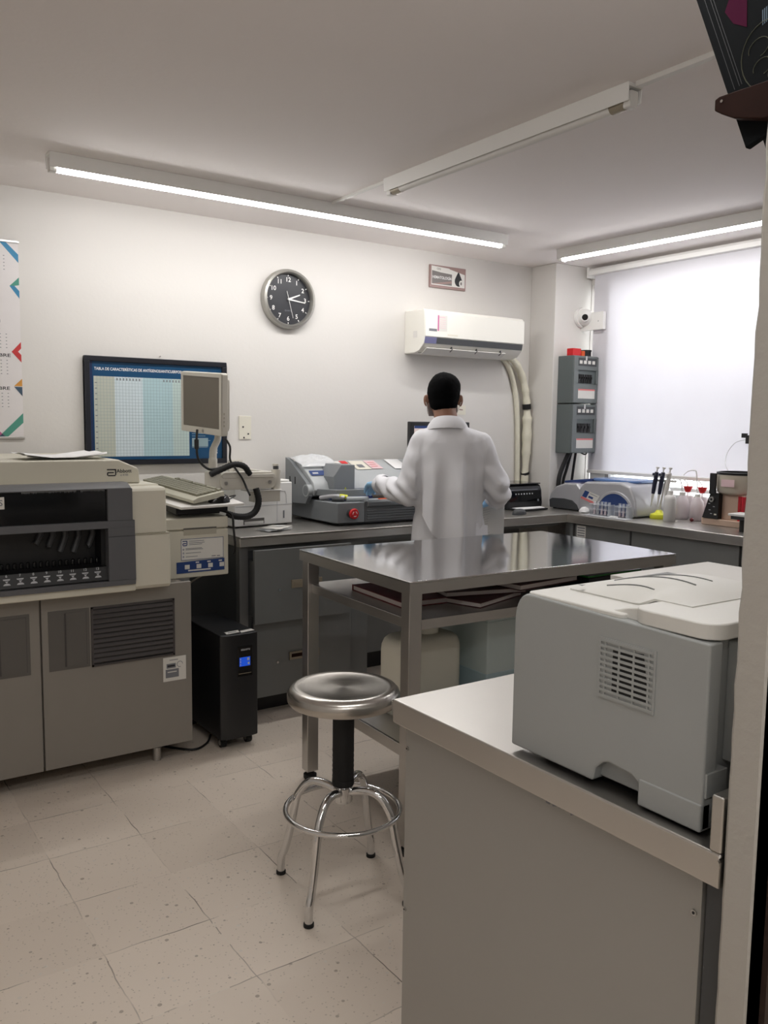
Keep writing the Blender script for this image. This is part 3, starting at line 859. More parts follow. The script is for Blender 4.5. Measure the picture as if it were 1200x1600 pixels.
# left side shell with the notch at its foot
arc = [(Y1-.032+.032*math.sin(math.radians(a)), ZT-.045+.045*math.cos(math.radians(a))) for a in range(0, 91, 15)]
nz_ = ZB+.047
prof = [(Y0, ZB+.004)] + [(Y0, ZT-.008)] + arc + [(Y1, ZB+.008)] + [(.842, ZB+.008), (.838, ZB+.03), (.824, nz_-.004), (.812, nz_), (.770, nz_-.004), (.758, nz_-.012), (.758, ZB+.004)]
b = B('laser_grey'); b.prism(prof, 'x', X0, X0+.03); sh = b.make('side_shell', t, bev=.004, seg=3)
b = B('laser_grey'); b.box(X0+.03, X1, Y0+.012, Y1-.01, ZB+.01, ZT-.006); b.box(X0+.018, X0+.03, .745, .86, ZB+.012, ZB+.06, 'laser_grey')
b.make('body', t, bev=.004)
b = B('rubber')
for xx in (X0+.05, X1-.05):
    for yy in (Y0+.05, Y1-.05): b.cyl((xx, yy, ZB), (xx, yy, ZB+.011), .012, seg=12)
b.make('foot', t)
b = B('laser_grey'); b.box(X0-.002, X0+.02, Y0+.0, .756, ZB+.004, ZB+.044); b.make('corner_block', t, bev=.003)
# fan grille: dark opening behind slats
b = B('black'); pts = [(.812+.0, 1.057), (.745, 1.053), (.757, 1.126), (.812, 1.122)]
b.prism(pts, 'x', X0-.0005, X0+.001, 'black')
b.make('fan_opening', t)
g = B('laser_grey')
gy0, gy1, gz0, gz1 = .735, .838, 1.043, 1.135
for k in range(11):
    z = gz0+.004+(gz1-gz0-.008)*k/10
    g.box(X0-.0022, X0-.0004, gy0+.004, gy1-.004, z-.0020, z+.0020)
for k in range(4):
    y = gy0+.012+(gy1-gy0-.024)*k/3; g.box(X0-.0018, X0-.0004, y-.0016, y+.0016, gz0, gz1)
g.box(X0-.0016, X0+.001, gy0+.0041, gy1-.0041, gz1-.003, gz1-.0001); g.box(X0-.0016, X0+.001, gy0+.0041, gy1-.0041, gz0+.0001, gz0+.003); g.box(X0-.0016, X0+.001, gy0, gy0+.004, gz0, gz1); g.box(X0-.0016, X0+.001, gy1-.004, gy1, gz0, gz1)
g.make('fan_grille', t)
# top cover
b = B('laser_top')
b.prism(rbox2(X0+.004, X1, Y0-.004, .79, .03), 'z', ZT-.006, ZT+.017); b.prism(rbox2(X0+.004, X1, .80, Y1-.022, .012), 'z', ZT-.006, ZT+.003)
b.prism([(.775, ZT-.006), (.775, ZT+.0165), (.80, ZT+.012), (.83, ZT+.003), (.83, ZT-.006)], 'x', X0+.015, X1)
b.make('top_cover', t, bev=.003)
# curved output ramp
def ramp(u, v):
    x = X0+.075+.20*u; y = .735+.235*v
    base = .0165 if y < .80 else (.0035 if y > .83 else .0165-.013*(y-.80)/.03)
    sm = min(1, u*2.5); base = base*(1-sm)+(.0165-.0125*v)*sm
    return (x, y, ZT+base+.024*math.sin(math.pi*v)**.9*min(1, u*2.2)**.7*(1-.35*u))
b = B('laser_top'); b.grid(ramp, 14, 18, th=.004); b.make('output_ramp', t, ang=60)
for k in range(3):
    b = B('laser_dark'); u0, va, vb = [(.18, .80, .42), (.44, .92, .26), (.72, .96, .30)][k]
    pts = []
    for i in range(13):
        v = va+(vb-va)*i/12; u = u0+.05*math.sin(i/12*2.6)
        p = V(ramp(u, v)); p.z += .0024; pts.append(p)
    b.tube(pts, .0013, seg=6); b.make('guide_rib', t)
b = B('laser_dark'); b.box(X0+.24, X1-.01, .80, .985, ZT+.002, ZT+.006); b.make('output_well', t, bev=.003)
b = B('laser_grey'); b.box(X0+.20, X0+.30, .70, .725, ZT+.017, ZT+.019); b.make('button_strip', t, bev=.001)
b = B('laser_dark'); b.add([(X0+.07, .94, ZT+.0148), (X0+.085, .945, ZT+.0148), (X0+.075, .955, ZT+.0148)], [(0, 1, 2)]); b.make('arrow_mark', t)
# near face details
b = B('laser_grey'); b.box(X0+.058, X1-.02, Y0-.004, Y0+.013, ZB+.09, ZT-.012); b.make('rear_door', t, bev=.003)
b = B('black'); b.box(X0+.085, X1-.05, Y0-.006, Y0-.003, ZB+.13, ZT-.05); b.make('rear_slot', t)
b = B('laser_grey'); b.box(X0+.004, X0+.05, Y0-.003, Y0+.013, ZB+.052, ZB+.086); b.make('port_cover', t, bev=.001)
b = B('black'); b.box(X0+.012, X0+.045, Y0+.0105, Y0+.0125, ZB+.012, ZB+.045); b.make('power_socket', t)
# white box lid behind the printer
t = thing('white_box', (1.62, 1.1, .9), 'flat-topped white box standing behind the grey laser printer', 'box')
b = B('white_soft'); b.box(1.42, 1.74, .86, 1.18, .90, 1.118); b.make('carton', t, bev=.002)
b = B('wood_dark'); b.box(1.415, 1.745, .855, 1.185, 1.118, 1.123); b.box(1.41, 1.75, .85, 1.19, 1.123, 1.132, 'white_soft'); b.make('lid', t)

# ------------------------------------------------------------------ rack on the partition, top right
t = thing('wall_rack', (1.3, .60, 1.8), 'dark brown wooden wall rack at the top right above the near counter', 'rack')
b = B('wood_dark')
br = [(.601, 1.926), (.79, 1.926), (.797, 1.923), (.797, 1.908), (.785, 1.90), (.765, 1.889), (.72, 1.876), (.601, 1.872)]
b.prism(br, 'x', 1.128, 1.146); b.make('end_bracket', t, bev=.002)
b = B('steel'); b.cyl((1.1282, .785, 1.918), (1.127, .785, 1.918), .0022, seg=10); b.make('screw', t)
b = B('wood_dark'); b.prism(br, 'x', 1.60, 1.618); b.make('end_bracket', t, bev=.002)
b = B('wood_dark'); b.box(1.128, 1.618, .601, .612, 1.82, 1.93); b.make('back_board', t)
b = B('wood_dark'); b.cyl((1.146, .74, 1.90), (1.60, .74, 1.90), .007); b.cyl((1.146, .64, 1.835), (1.60, .64, 1.835), .007); b.make('rod', t)
t = thing('picture_album', (1.17, .74, 1.85), 'dark album with chalk-like drawings leaning in the wall rack, top right corner', 'album')
M_ = Mx.Translation((1.1495, .757, 1.849)) @ Mx.Rotation(math.radians(-22), 4, 'X')
# local frame: Y towards the wall is negative, Z along the album
b = B('album'); b.M = M_; b.box(0, .012, -.14, 0, 0, .50); b.make('cover', t, bev=.002)
b = B('album_line'); b.M = M_
for yy in (-.012, -.02, -.024): b.box(-.0006, 0, yy-.0006, yy, .09, .49, 'dark_grey')
cc = (-.072, .100)
b.tube([(-.0004, cc[0]+.042*math.cos(a*.2094), cc[1]+.05*math.sin(a*.2094)) for a in range(30)], .0007, seg=4, closed=True)
for rr, oy, oz in ((.016, .010, .020), (.014, .014, -.008), (.013, -.002, -.028)):
    b.tube([(-.0004, cc[0]+oy+rr*math.cos(a*.3), cc[1]+oz+rr*.8*math.sin(a*.3)) for a in range(17)], .0006, seg=4)
b.add([(-.0006, -.034, .205), (-.0006, -.052, .225), (-.0006, -.068, .195), (-.0006, -.056, .160), (-.0006, -.040, .180)], [(0, 1, 2, 3, 4)], 'magenta')
for k in range(5): b.add([(-.0006, -.076-.003*k, .145), (-.0006, -.0775-.003*k, .145), (-.0006, -.084-.003*k, .165), (-.0006, -.0825-.003*k, .165)], [(0, 1, 2, 3)], 'pale_blue')
b.make('drawing', t)
b = B('olive'); b.M = M_; b.box(.016, .036, -.13, -.022, -.016, .35); b.box(.0145, .016, -.13, -.02, -.018, .35, 'black'); b.box(.036, .0375, -.13, -.02, -.018, .35, 'black')
tag(b.make('notebook', loc=(1.19, .74, 1.85), bev=.001), 'olive green notebook tucked behind the dark album in the wall rack', 'notebook')
# ------------------------------------------------------------------ big analyzer on the left
t = thing('lab_analyzer', (.5, 3.8, 0), 'large beige and grey floor-standing lab analyzer with dark front bays', 'lab machine')
XL = -.32
b = B('machine_grey'); b.box(XL, 1.335, 3.37, 4.22, .085, .757); b.make('base_cabinet', t, bev=.004)
def rdoor(x0, x1, hx0, hx1, grille):
    b = B('machine_grey'); b.box(x0, x1, 3.35, 3.369, .08, .772)
    d = b.make('door', t, bev=.003)
    z0, z1 = .472, .708
    b = B('machine_recess'); b.box(hx0, hx1, 3.348, 3.35, z0, z1); b.make('handle_recess', d)
    b = B('machine_recess')
    b.box(hx0+.06, hx1-.012, 3.346, 3.348, z0+.012, z1-.012, 'machine_grille'); b.box(hx0+.066, hx1-.014, 3.3455, 3.346, z0+.012, z1-.012, 'machine_recess'); b.make('door_handle', d)
    if grille:
        gx0, gx1, gz0, gz1 = grille
        b = B('machine_grille'); b.box(gx0, gx1, 3.344, 3.35, gz0, gz0+.008); b.box(gx0, gx1, 3.344, 3.35, gz1-.008, gz1); b.box(gx0, gx0+.008, 3.344, 3.35, gz0, gz1); b.box(gx1-.008, gx1, 3.344, 3.35, gz0, gz1)
        b.box(gx0, gx1, 3.3485, 3.35, gz0, gz1, 'black_soft')
        n = 11
        for k in range(n):
            z = gz0+.012+(gz1-gz0-.024)*(k+.5)/n; h = (gz1-gz0-.024)/n
            b.prism([(3.3484, z+h*.42), (3.341, z-h*.05), (3.341, z-h*.3), (3.3484, z-h*.22)], 'x', gx0+.008, gx1-.008)
        b.make('vent_grille', d)
    return d
rdoor(XL, .727, .52, .690, None)
d = rdoor(.733, 1.334, .757, .912, (.918, 1.259, .468, .708))
b = B('sticker_white'); b.box(1.208, 1.307, 3.3485, 3.35, .357, .459); y = 3.348
def rq(b, x0, x1, z0, z1, m, y): b.quad((x0, y, z0), (x1, y, z0), (x1, y, z1), (x0, y, z1), m)
rq(b, 1.222, 1.262, .412, .432, 'ink_soft', y); rq(b, 1.218, 1.275, .372, .408, 'ink_soft', y-.0002); rq(b, 1.226, 1.266, .394, .398, 'sticker_white', y-.0004)
rq(b, 1.226, 1.258, .418, .426, 'ink', y-.0004); rq(b, 1.235, 1.272, .445, .448, 'ink_soft', y)
b.tube([(1.28+.012*math.cos(a*.5), y, .425+.012*math.sin(a*.5)) for a in range(11)], .0012, 'ink_soft', seg=5)
b.make('sticker', d)
for xx, yy in ((1.20, 3.42), (1.20, 4.12), (-.2, 3.42), (-.2, 4.12), (.55, 3.42)):
    b = B('steel_dull'); b.cyl((xx, yy, 0), (xx, yy, .085), .018, seg=16); b.cyl((xx, yy, .06), (xx, yy, .085), .026, 'dark_grey', seg=16); b.make('foot', t)
# upper beige housing
b = B('beige')
b.box(XL, 1.217, 3.40, 4.20, .772, 1.165)
b.prism([(3.40, .772), (3.28, .775), (3.268, .79), (3.268, .9), (3.275, .994), (3.40, .994)], 'x', 1.069, 1.217); b.prism([(3.40, .996), (3.275, .996), (3.278, 1.165), (3.288, 1.178), (3.40, 1.182)], 'x', 1.062, 1.205)
b.box(XL, 1.075, 3.27, 3.40, .772, .806)
b.box(XL, 1.205, 3.36, 4.20, 1.165, 1.186)
b.make('upper_housing', t, bev=.006, seg=3)
b = B('beige_dark'); b.box(1.07, 1.2172, 3.27, 3.41, .9935, .9965); b.make('seam', t)
# dark bezel with two bays
b = B('bezel')
def bez(x0, x1, z0, z1): b.box(x0, x1, 3.256, 3.30, z0, z1)
bez(XL, 1.07, .802, .822); bez(XL, 1.07, 1.028, 1.056); bez(.966, 1.062, 1.056, 1.18); bez(.966, 1.07, .822, 1.028)
b.prism([(3.256, 1.178), (3.256, 1.182), (3.30, 1.200), (3.36, 1.200), (3.36, 1.178)], 'x', XL, 1.058)
b.make('bezel', t, bev=.003)
b = B('bezel'); b.box(.966, 1.0705, 3.2552, 3.257, .9935, .9955, 'ink'); b.make('seam', t)
b = B('black_gloss'); b.box(XL, .966, 3.272, 3.278, 1.056, 1.178); w_ = b.make('upper_window', t)
b = B('sticker_white'); b.box(.54, .602, 3.2705, 3.272, 1.118, 1.162); b.text('S', (.59, 3.2703, 1.14), XD, ZD, .03, 'ink_soft'); b.make('sticker', w_)
b = B('paper_grey')
random.seed(5)
for k in range(60):
    if 38 < k < 42: continue
    x = .66+k*.005; h = random.uniform(.004, .009)
    b.add([(x, 3.2715, 1.177), (x+.0035, 3.2715, 1.177), (x+.002, 3.2715, 1.177-h)], [(0, 1, 2)], 'paper_grey')
b.make('torn_film_edge', w_)
b = B('black'); b.box(XL, .966, 3.385, 3.399, .806, 1.06); b.box(XL, .966, 3.30, 3.385, .806, .826); b.box(.950, .9655, 3.30, 3.385, .826, 1.06); b.box(XL, .9655, 3.30, 3.385, 1.05, 1.06); b.make('sample_bay', t)
# rack lane front plate with numbers
b = B('black'); b.prism([(3.285, .826), (3.272, .826), (3.286, .876), (3.32, .886), (3.32, .826)], 'x', XL, .966); p = b.make('lane_plate', t)
b = B('paper_grey')
for k in range(13):
    n_ = 13-k; x = .929-.0467*k
    if x < XL+.02: break
    yz = lambda z: 3.2712+(z-.826)*.28
    b.text(str(n_), (x, yz(.871)-.0006, .871), XD, (0, .27, .96), .014, 'paper_grey')
    for zc, sg in ((.861, -1), (.838, 1)):
        pts = [(x+.0125*math.cos(math.pi*i/10), yz(zc)-.0007, zc+sg*.0085*math.sin(math.pi*i/10)) for i in range(11)]
        b.add(pts, [tuple(range(11))], 'paper_grey')
    b.add([(x-.006, yz(.851)-.0007, .8535), (x+.006, yz(.851)-.0007, .8535), (x, yz(.846)-.0007, .846)], [(0, 1, 2)], 'paper_grey')
b.make('lane_numbers', p)
for k in range(20):
    x = .945-.0233*k
    b = B('black_gloss'); b.cyl((x, 3.335, .885), (x, 3.335, .905), .007, seg=10); b.ell((x, 3.335, .905), (.007, .007, .005), seg=10, rings=6); b.make('tube_top', t)
for k, (x, h) in enumerate(((.94, .08), (.885, .10), (.835, .095), (.79, .07), (.745, .05))):
    b = B('dark_grey'); b.tube([(x, 3.376, 1.03), (x, 3.372, 1.02-h*.3), (x-.018, 3.37, 1.0-h*.6), (x-.022, 3.37, 1.03-h)], .011, seg=8); b.make('probe_arm', t)
# top cover with the maker's mark
b = B('beige')
pr = [(XL, 1.186), (1.150, 1.186), (1.143, 1.245), (1.137, 1.250), (1.062, 1.283), (XL, 1.283)]
hb_ = []
for (x, z) in pr: hb_.append((x, z))
b.prism(hb_, 'y', 3.42, 4.16)
c_ = b.make('top_cover', t, bev=.008, seg=3)
b = B('ink'); y = 3.4192
b.text('Abbott', (1.083, y, 1.237), XD, ZD, .021, 'ink'); b.text('ci 4100', (1.083, y, 1.221), XD, ZD, .011, 'ink_soft')
lx, lz = 1.014, 1.217
for xa, xb, za, zb in ((0, .037, .024, .029), (.032, .037, .004, .026), (.004, .034, 0, .005), (0, .005, .003, .014), (.002, .028, .012, .017)):
    rq(b, lx+xa, lx+xb, lz+za, lz+zb, 'ink', y)
b.make('maker_mark', c_)
# side module with the contact label
b = B('beige'); b.box(1.225, 1.572, 3.50, 4.2, .757, .965); b.box(1.225, 1.572, 3.50, 4.2, .97, 1.02); b.box(1.24, 1.56, 3.51, 4.19, .96, .975, 'beige_dark')
mo = b.make('side_module', t, bev=.006, seg=3)
b = B('beige_dark'); b.box(1.362, 1.515, 3.4995, 3.502, .945, .975); b.box(1.362, 1.515, 3.4985, 3.5, .970, .977, 'machine_recess'); b.make('handle', mo)
b = B('sticker_white'); b.box(1.349, 1.547, 3.4982, 3.4998, .836, .930); y = 3.4978
for xa, xb, za, zb in ((1.349, 1.547, .928, .930), (1.349, 1.547, .836, .838), (1.349, 1.351, .836, .93), (1.545, 1.547, .836, .93)): rq(b, xa, xb, za, zb, 'label_blue', y)
lx, lz = 1.356, .899
for xa, xb, za, zb in ((0, .022, .019, .023), (.018, .022, .003, .021), (.003, .02, 0, .004), (0, .004, .003, .011), (.002, .017, .009, .013)): rq(b, lx+xa, lx+xb, lz+za, lz+zb, 'label_blue', y)
for k, (l, z) in enumerate(((.07, .918), (.072, .910), (.06, .903), (.075, .886), (.08, .881), (.07, .866), (.055, .850))): rq(b, 1.386 if k < 3 else 1.370, (1.386 if k < 3 else 1.37)+l, z, z+.0025, 'ink_soft', y)
for z in (.882, .866, .850): b.tube([(1.360+.003*math.cos(a*.8), y, z+.002+.003*math.sin(a*.8)) for a in range(8)], .0008, 'label_blue', seg=4, closed=True)
rq(b, 1.49, 1.51, .845, .849, 'ink_soft', y); rq(b, 1.515, 1.53, .844, .848, 'ink_soft', y)
b.make('contact_label', mo)
b = B('label_blue'); b.prism([(1.328, .780), (1.551, .781), (1.551, .834), (1.328, .829)], 'y', 3.497, 3.499)
for k in range(4):
    x = 1.365+.054*k; rq(b, x, x+.022, .797, .816, 'sticker_white', 3.4967)
    if k: rq(b, x-.004, x+.012, .821, .827, 'sticker_white', 3.4967)
rq(b, 1.38, 1.485, .787, .793, 'sticker_white', 3.4967)
b.make('blue_label', mo)
b = B('steel_dull'); b.cyl((1.45, 4.1, 0), (1.45, 4.1, .757), .02, seg=12); b.make('module_leg', t)

# papers lying on the machine
t = thing('paper_sheaf', (.86, 3.6, 1.283), 'loose white papers curling on top of the lab analyzer', 'papers')
for k, (dx, dy, rz, lift) in enumerate(((0, 0, .1, .018), (.02, .01, -.08, .012), (.05, .03, -.28, .006))):
    cs, sn = math.cos(rz), math.sin(rz)
    def fn(u, v, dx=dx, dy=dy, cs=cs, sn=sn, lift=lift, k=k):
        x = (u-.5)*.30; y = (v-.5)*.21
        z = 1.287+.003*(2-k)+lift*max(0, (abs(u-.45)-.15))*2.2+.006*math.sin(v*4+k)**2+ (.010*max(0, u-.75)*4 if k == 2 else 0)
        return (.86+dx+x*cs-y*sn, 3.56+dy+x*sn+y*cs, z)
    b = B('paper'); b.grid(fn, 10, 8, th=.001); b.make('sheet', t, ang=60)

# ------------------------------------------------------------------ arm, monitor, keyboard
t = thing('articulated_mount', (1.97, 3.82, .9), 'beige jointed arm carrying the small monitor and a keyboard tray', 'mount')
b = B('monitor_case')
b.prism(rbox2(1.655, 1.955, 1.112, 1.196, .035), 'y', 3.775, 3.845); b.prism(rbox2(1.665, 1.94, 1.168, 1.186, .006), 'y', 3.770, 3.776, 'monitor_case'); b.make('beam', t, bev=.006, seg=3)
b = B('monitor_case'); b.box(1.60, 1.665, 3.78, 3.84, 1.11, 1.205); b.make('elbow', t, bev=.008)
b = B('steel_dull')
for xx in (1.685, 1.918): b.cyl((xx, 3.776, 1.145), (xx, 3.771, 1.145), .009, seg=12)
b.make('bolt', t)
b = B('monitor_case'); b.tube(smooth_path([(1.632, 3.81, 1.20), (1.634, 3.81, 1.26), (1.638, 3.81, 1.31), (1.66, 3.81, 1.36), (1.652, 3.80, 1.42)]), [.021]*9+[.018]*8+[.016]*16, seg=16); b.make('riser', t, ang=60)
b = B('monitor_case'); b.cyl((1.97, 3.81, 1.105), (1.97, 3.81, 1.205), .024); b.cyl((1.97, 3.81, 1.205), (1.97, 3.81, 1.222), .014, 'dark_grey'); b.cyl((1.97, 3.81, 1.222), (1.97, 3.81, 1.232), .017, 'monitor_case'); b.make('pivot', t)
b = B('monitor_case'); b.box(1.84, 1.985, 3.79, 3.85, 1.045, 1.10); b.box(1.80, 1.99, 3.78, 3.86, 1.10, 1.105, 'white'); b.make('clamp_block', t, bev=.002)
b = B('monitor_case'); b.box(1.955, 1.985, 3.83, WB, 1.15, 1.19); b.box(1.93, 2.01, WB-.01, WB, 1.11, 1.23); b.box(1.60, 1.66, 3.80, 3.835, .985, 1.11); b.box(1.56, 1.66, 3.70, 3.82, 1.045, 1.06); b.make('post', t)
b = B('rubber')
hp = smooth_path([(1.60, 3.76, 1.19), (1.66, 3.76, 1.215), (1.72, 3.76, 1.235), (1.775, 3.765, 1.225), (1.81, 3.775, 1.185)]); b.tube(hp, [.014+.0015*(i % 2) for i in range(len(hp))], seg=12); b.make('cable_sleeve', t, ang=60)
b = B('rubber')
hp = smooth_path([(1.828, 3.745, 1.118), (1.84, 3.74, 1.06), (1.825, 3.74, 1.01), (1.785, 3.74, .985), (1.73, 3.745, .985), (1.68, 3.76, 1.0)], 10); b.tube(hp, [.015+.0015*(i % 2) for i in range(len(hp))], seg=12); b.make('cable_sleeve', t, ang=60)
b = B('black')
b.tube(smooth_path([(1.552, 3.80, 1.40), (1.54, 3.78, 1.33), (1.55, 3.78, 1.26), (1.60, 3.78, 1.215), (1.66, 3.765, 1.22)]), .006, seg=8); b.cyl((1.541, 3.782, 1.355), (1.540, 3.78, 1.31), .011, seg=10); b.make('cable', t, ang=60)
b = B('black'); b.tube(smooth_path([(1.68, 3.77, 1.36), (1.70, 3.76, 1.32), (1.70, 3.76, 1.26), (1.72, 3.75, 1.22), (1.755, 3.745, 1.17), (1.775, 3.735, 1.12), (1.755, 3.66, 1.095)]), .005, seg=8); b.make('cable', t, ang=60)
b = B('black'); b.tube(smooth_path([(1.56, 3.62, 1.04), (1.585, 3.50, 1.025), (1.592, 3.488, .96), (1.60, 3.49, .88), (1.62, 3.55, .84)]), .005, seg=8); b.make('cable', t, ang=60)
TT = rot((1.5, 3.47, 1.07), 'X', 4.5)
tr = B('white_soft'); tr.M = TT; tr.prism([(1.33, 3.445), (1.64, 3.475), (1.65, 3.93), (1.25, 3.93)], 'z', 1.066, 1.078); trp = tr.make('keyboard_tray', t, bev=.003)
b = B('black_soft'); b.M = TT; b.prism([(1.33, 3.50), (1.58, 3.52), (1.62, 3.93), (1.33, 3.93)], 'z', 1.035, 1.063); b.prism([(1.35, 3.56), (1.56, 3.56), (1.56, 3.9), (1.35, 3.9)], 'z', 1.0205, 1.036, 'black'); b.make('tray_mount', t, bev=.003)

# monitor: faces the operator on the left
M_ = Mx.Translation((1.578, 3.785, 1.525)) @ Mx.Rotation(math.radians(10.6), 4, 'Z') @ Mx.Rotation(math.radians(3.6), 4, 'X') @ Mx.Rotation(math.radians(-2), 4, 'Y')
t = thing('monitor', (1.60, 3.79, 1.38), 'small beige monitor with a blank taupe screen in front of the framed chart', 'monitor')
b = B('monitor_case'); b.M = M_
b.prism(rbox2(-.17, .17, -.143, .143, .012), 'x', -.012, .022); b.prism(rbox2(-.15, .15, -.125, .125, .02), 'x', .022, .046); b.make('case', t, bev=.006, seg=3)
b = B('monitor_case'); b.M = M_
b.box(-.016, -.012, -.168, .168, .124, .141); b.box(-.016, -.012, -.168, .168, -.141, -.112); b.box(-.016, -.012, -.168, -.150, -.112, .124); b.box(-.016, -.012, .150, .168, -.112, .124); b.make('bezel', t, bev=.002)
b = B('screen_off'); b.M = M_; b.box(-.0135, -.012, -.150, .150, -.112, .124); b.make('screen', t)
b = B('steel_dull'); b.M = M_; b.cyl((-.0162, -.02, -.127), (-.0165, -.02, -.127), .008, seg=14)
for k in range(4): b.box(-.004, .002, -.1712, -.17, -.10+.018*k, -.09+.018*k, 'beige_dark')
b.make('button', t)

# keyboard, long side towards the operator on the left
M_ = Mx.Translation((1.422, 3.69, 1.132)) @ Mx.Rotation(math.radians(14), 4, 'Z') @ Mx.Rotation(math.radians(5.9), 4, 'X') @ Mx.Rotation(math.radians(-8), 4, 'Y')
t = thing('keyboard', (1.47, 3.71, 1.09), 'beige keyboard on the tray beside the lab analyzer', 'keyboard')
b = B('kb_body'); b.M = M_
b.prism([(-.085, -.012), (-.088, .004), (-.06, .012), (.078, .014), (.08, -.012)], 'y', -.222, .222); b.make('case', t, bev=.003)
b = B('kb_keys'); b.M = M_
for r in range(6):
    n_ = 19 if r < 5 else 13
    for k in range(n_):
        w_ = .42/19
        if r == 0 and 4 <= k <= 9:
            if k == 4: b.box(-.055, -.039, -.205+w_*4, -.205+w_*10-.002, .012, .022)
            continue
        y = -.205+w_*k+(.008 if r == 5 and k > 0 else 0)+(.012*(k//4) if r == 5 else 0)
        x = -.055+.0215*r+(.006 if r == 5 else 0)
        b.box(x, x+.018, y, y+w_-.003, .011, .022)
b.make('keys', t)
t = thing('computer_mouse', (1.53, 3.53, 1.078), 'dark glossy mouse on the near end of the keyboard tray', 'mouse')
b = B('black_gloss'); 
def mfn():
    R_ = Mx.Rotation(math.radians(12), 3, 'Z')
    vs = []; n = 18; rings = []
    for i in range(7):
        th = (math.pi/2)*i/6
        rings.append([V((1.535, 3.515, 1.0835)) + R_ @ V((.056*math.cos(th)**.7*math.cos(2*math.pi*k/n), .032*math.cos(th)**.7*math.sin(2*math.pi*k/n), .038*math.sin(th))) for k in range(n)])
    return rings
rg = mfn(); rg[-1] = [V((1.535, 3.515, 1.1215))+(p-V((1.535, 3.515, 1.1215)))*.05 for p in rg[-2]]
b.loft(rg); b.make('shell', t, ang=60)
b = B('silver_plastic'); b.ell((1.518, 3.512, 1.1175), (.012, .003, .004)); b.make('wheel', t)
b = B('black'); b.tube(smooth_path([(1.60, 3.555, 1.088), (1.64, 3.58, 1.10), (1.66, 3.62, 1.10), (1.66, 3.68, 1.09)]), .003, seg=6); b.make('cable', t)

# ------------------------------------------------------------------ power backup unit
t = thing('power_backup_unit', (1.55, 3.55, 0), 'black tower power backup unit with a blue display on the floor by the drawers', 'power unit')
b = B('black_soft'); b.prism([(1.465, 3.36), (1.50, 3.345), (1.60, 3.343), (1.643, 3.352), (1.643, 3.78), (1.465, 3.78)], 'z', .045, .517); b.make('case', t, bev=.006)
b = B('black_gloss'); b.box(1.54, 1.612, 3.3405, 3.3445, .325, .462); b.make('display_panel', t, bev=.002)
b = B('lcd_blue'); b.box(1.549, 1.600, 3.3395, 3.3405, .372, .412); 
for x0_, x1_, z0_, z1_ in ((1.552, 1.556, .376, .384), (1.552, 1.556, .388, .396), (1.552, 1.556, .400, .408), (1.586, 1.596, .396, .408), (1.588, 1.597, .378, .388)): rq(b, x0_, x1_, z0_, z1_, 'sticker_white', 3.3393)
b.make('display', t)
b = B('ink_soft'); b.text('sauoru', (1.578, 3.3398, .447), XD, ZD, .016, 'paper_grey'); rq(b, 1.545, 1.605, .338, .3405, 'tan', 3.3398); b.make('lettering', t)
b = B('sticker_white'); b.prism([(1.50, 3.365), (1.565, 3.375), (1.575, 3.41), (1.505, 3.40)], 'z', .517, .5185); b.prism([(1.568, 3.362), (1.638, 3.375), (1.636, 3.405), (1.575, 3.39)], 'z', .517, .5185)
rq2 = [(1.512, 3.376, .5188), (1.555, 3.383, .5188), (1.558, 3.393, .5188), (1.515, 3.387, .5188)]; b.quad(*rq2, 'ink_soft'); b.make('sticker', t)
for xx in (1.492, 1.615):
    for yy in (3.40, 3.74):
        b = B('steel_dull'); b.cyl((xx-.012, yy, .022), (xx+.012, yy, .022), .022, 'rubber', seg=16); b.cyl((xx-.014, yy, .022), (xx+.014, yy, .022), .012, seg=12); b.box(xx-.014, xx+.014, yy-.012, yy+.012, .036, .046); b.make('caster', t)
b = B('black'); b.tube(smooth_path([(1.26, 3.55, .006), (1.36, 3.43, .006), (1.44, 3.46, .006), (1.50, 3.55, .006)]), .005, seg=8)
tag(b.make('power_cable', loc=(1.4, 3.45, 0)), 'thin black cable on the floor between the analyzer and the power unit', 'cable')
b = B('ivory'); b.tube(smooth_path([(1.50, 3.95, .60), (1.56, 3.9, .66), (1.61, 3.86, .70), (1.635, 3.84, .735), (1.62, 3.83, .745), (1.60, 3.84, .725), (1.635, 3.85, .715), (1.66, 3.86, .73)]), .004, seg=8)
tag(b.make('coiled_cord', loc=(1.6, 3.85, .7)), 'thin pale cord looped in the gap above the power unit', 'cord')
# ------------------------------------------------------------------ things on the back worktop
# electrophoresis device
t = thing('gel_analyzer', (2.7, 4.0, .9), 'wide grey bench analyzer with tilted hood, taped notes and a red stop button', 'lab machine')
b = B('device_grey'); b.prism([(2.295, 4.24), (2.295, 3.80), (2.31, 3.768), (2.47, 3.755), (2.47, 4.24)], 'z', .915, 1.022); b.prism([(2.33, 3.79), (3.08, 3.79), (3.08, 4.2), (2.33, 4.2)], 'z', .90, .916, 'black_soft')
b.make('base', t, bev=.004)
b = B('device_dark'); b.box(2.472, 3.12, 3.757, 4.24, .915, 1.026); b.prism([(3.757, 1.000), (3.742, 1.000), (3.742, 1.022), (3.757, 1.026)], 'x', 2.485, 3.12)
for k in range(5): b.box(2.485, 3.12, 3.752, 3.758, .928+.014*k, .937+.014*k)
b.make('drawer_front', t, bev=.002)
b = B('red'); b.cyl((2.385, 3.762, .966), (2.385, 3.745, .966), .024, 'dark_grey', seg=24); b.lathe([(.013, -.0), (.013, -.012), (.027, -.014), (.029, -.022), (.025, -.028), (.0001, -.030)], (2.385, 3.748, .966), 'red', seg=28, ax='y')
for k in range(3):
    a0 = math.radians(120*k); b.tube([(2.385+.013*math.cos(a0+i*.15), 3.7175, .966+.013*math.sin(a0+i*.15)) for i in range(9)], .0017, 'paper', seg=5)
b.make('stop_button', t, ang=50)
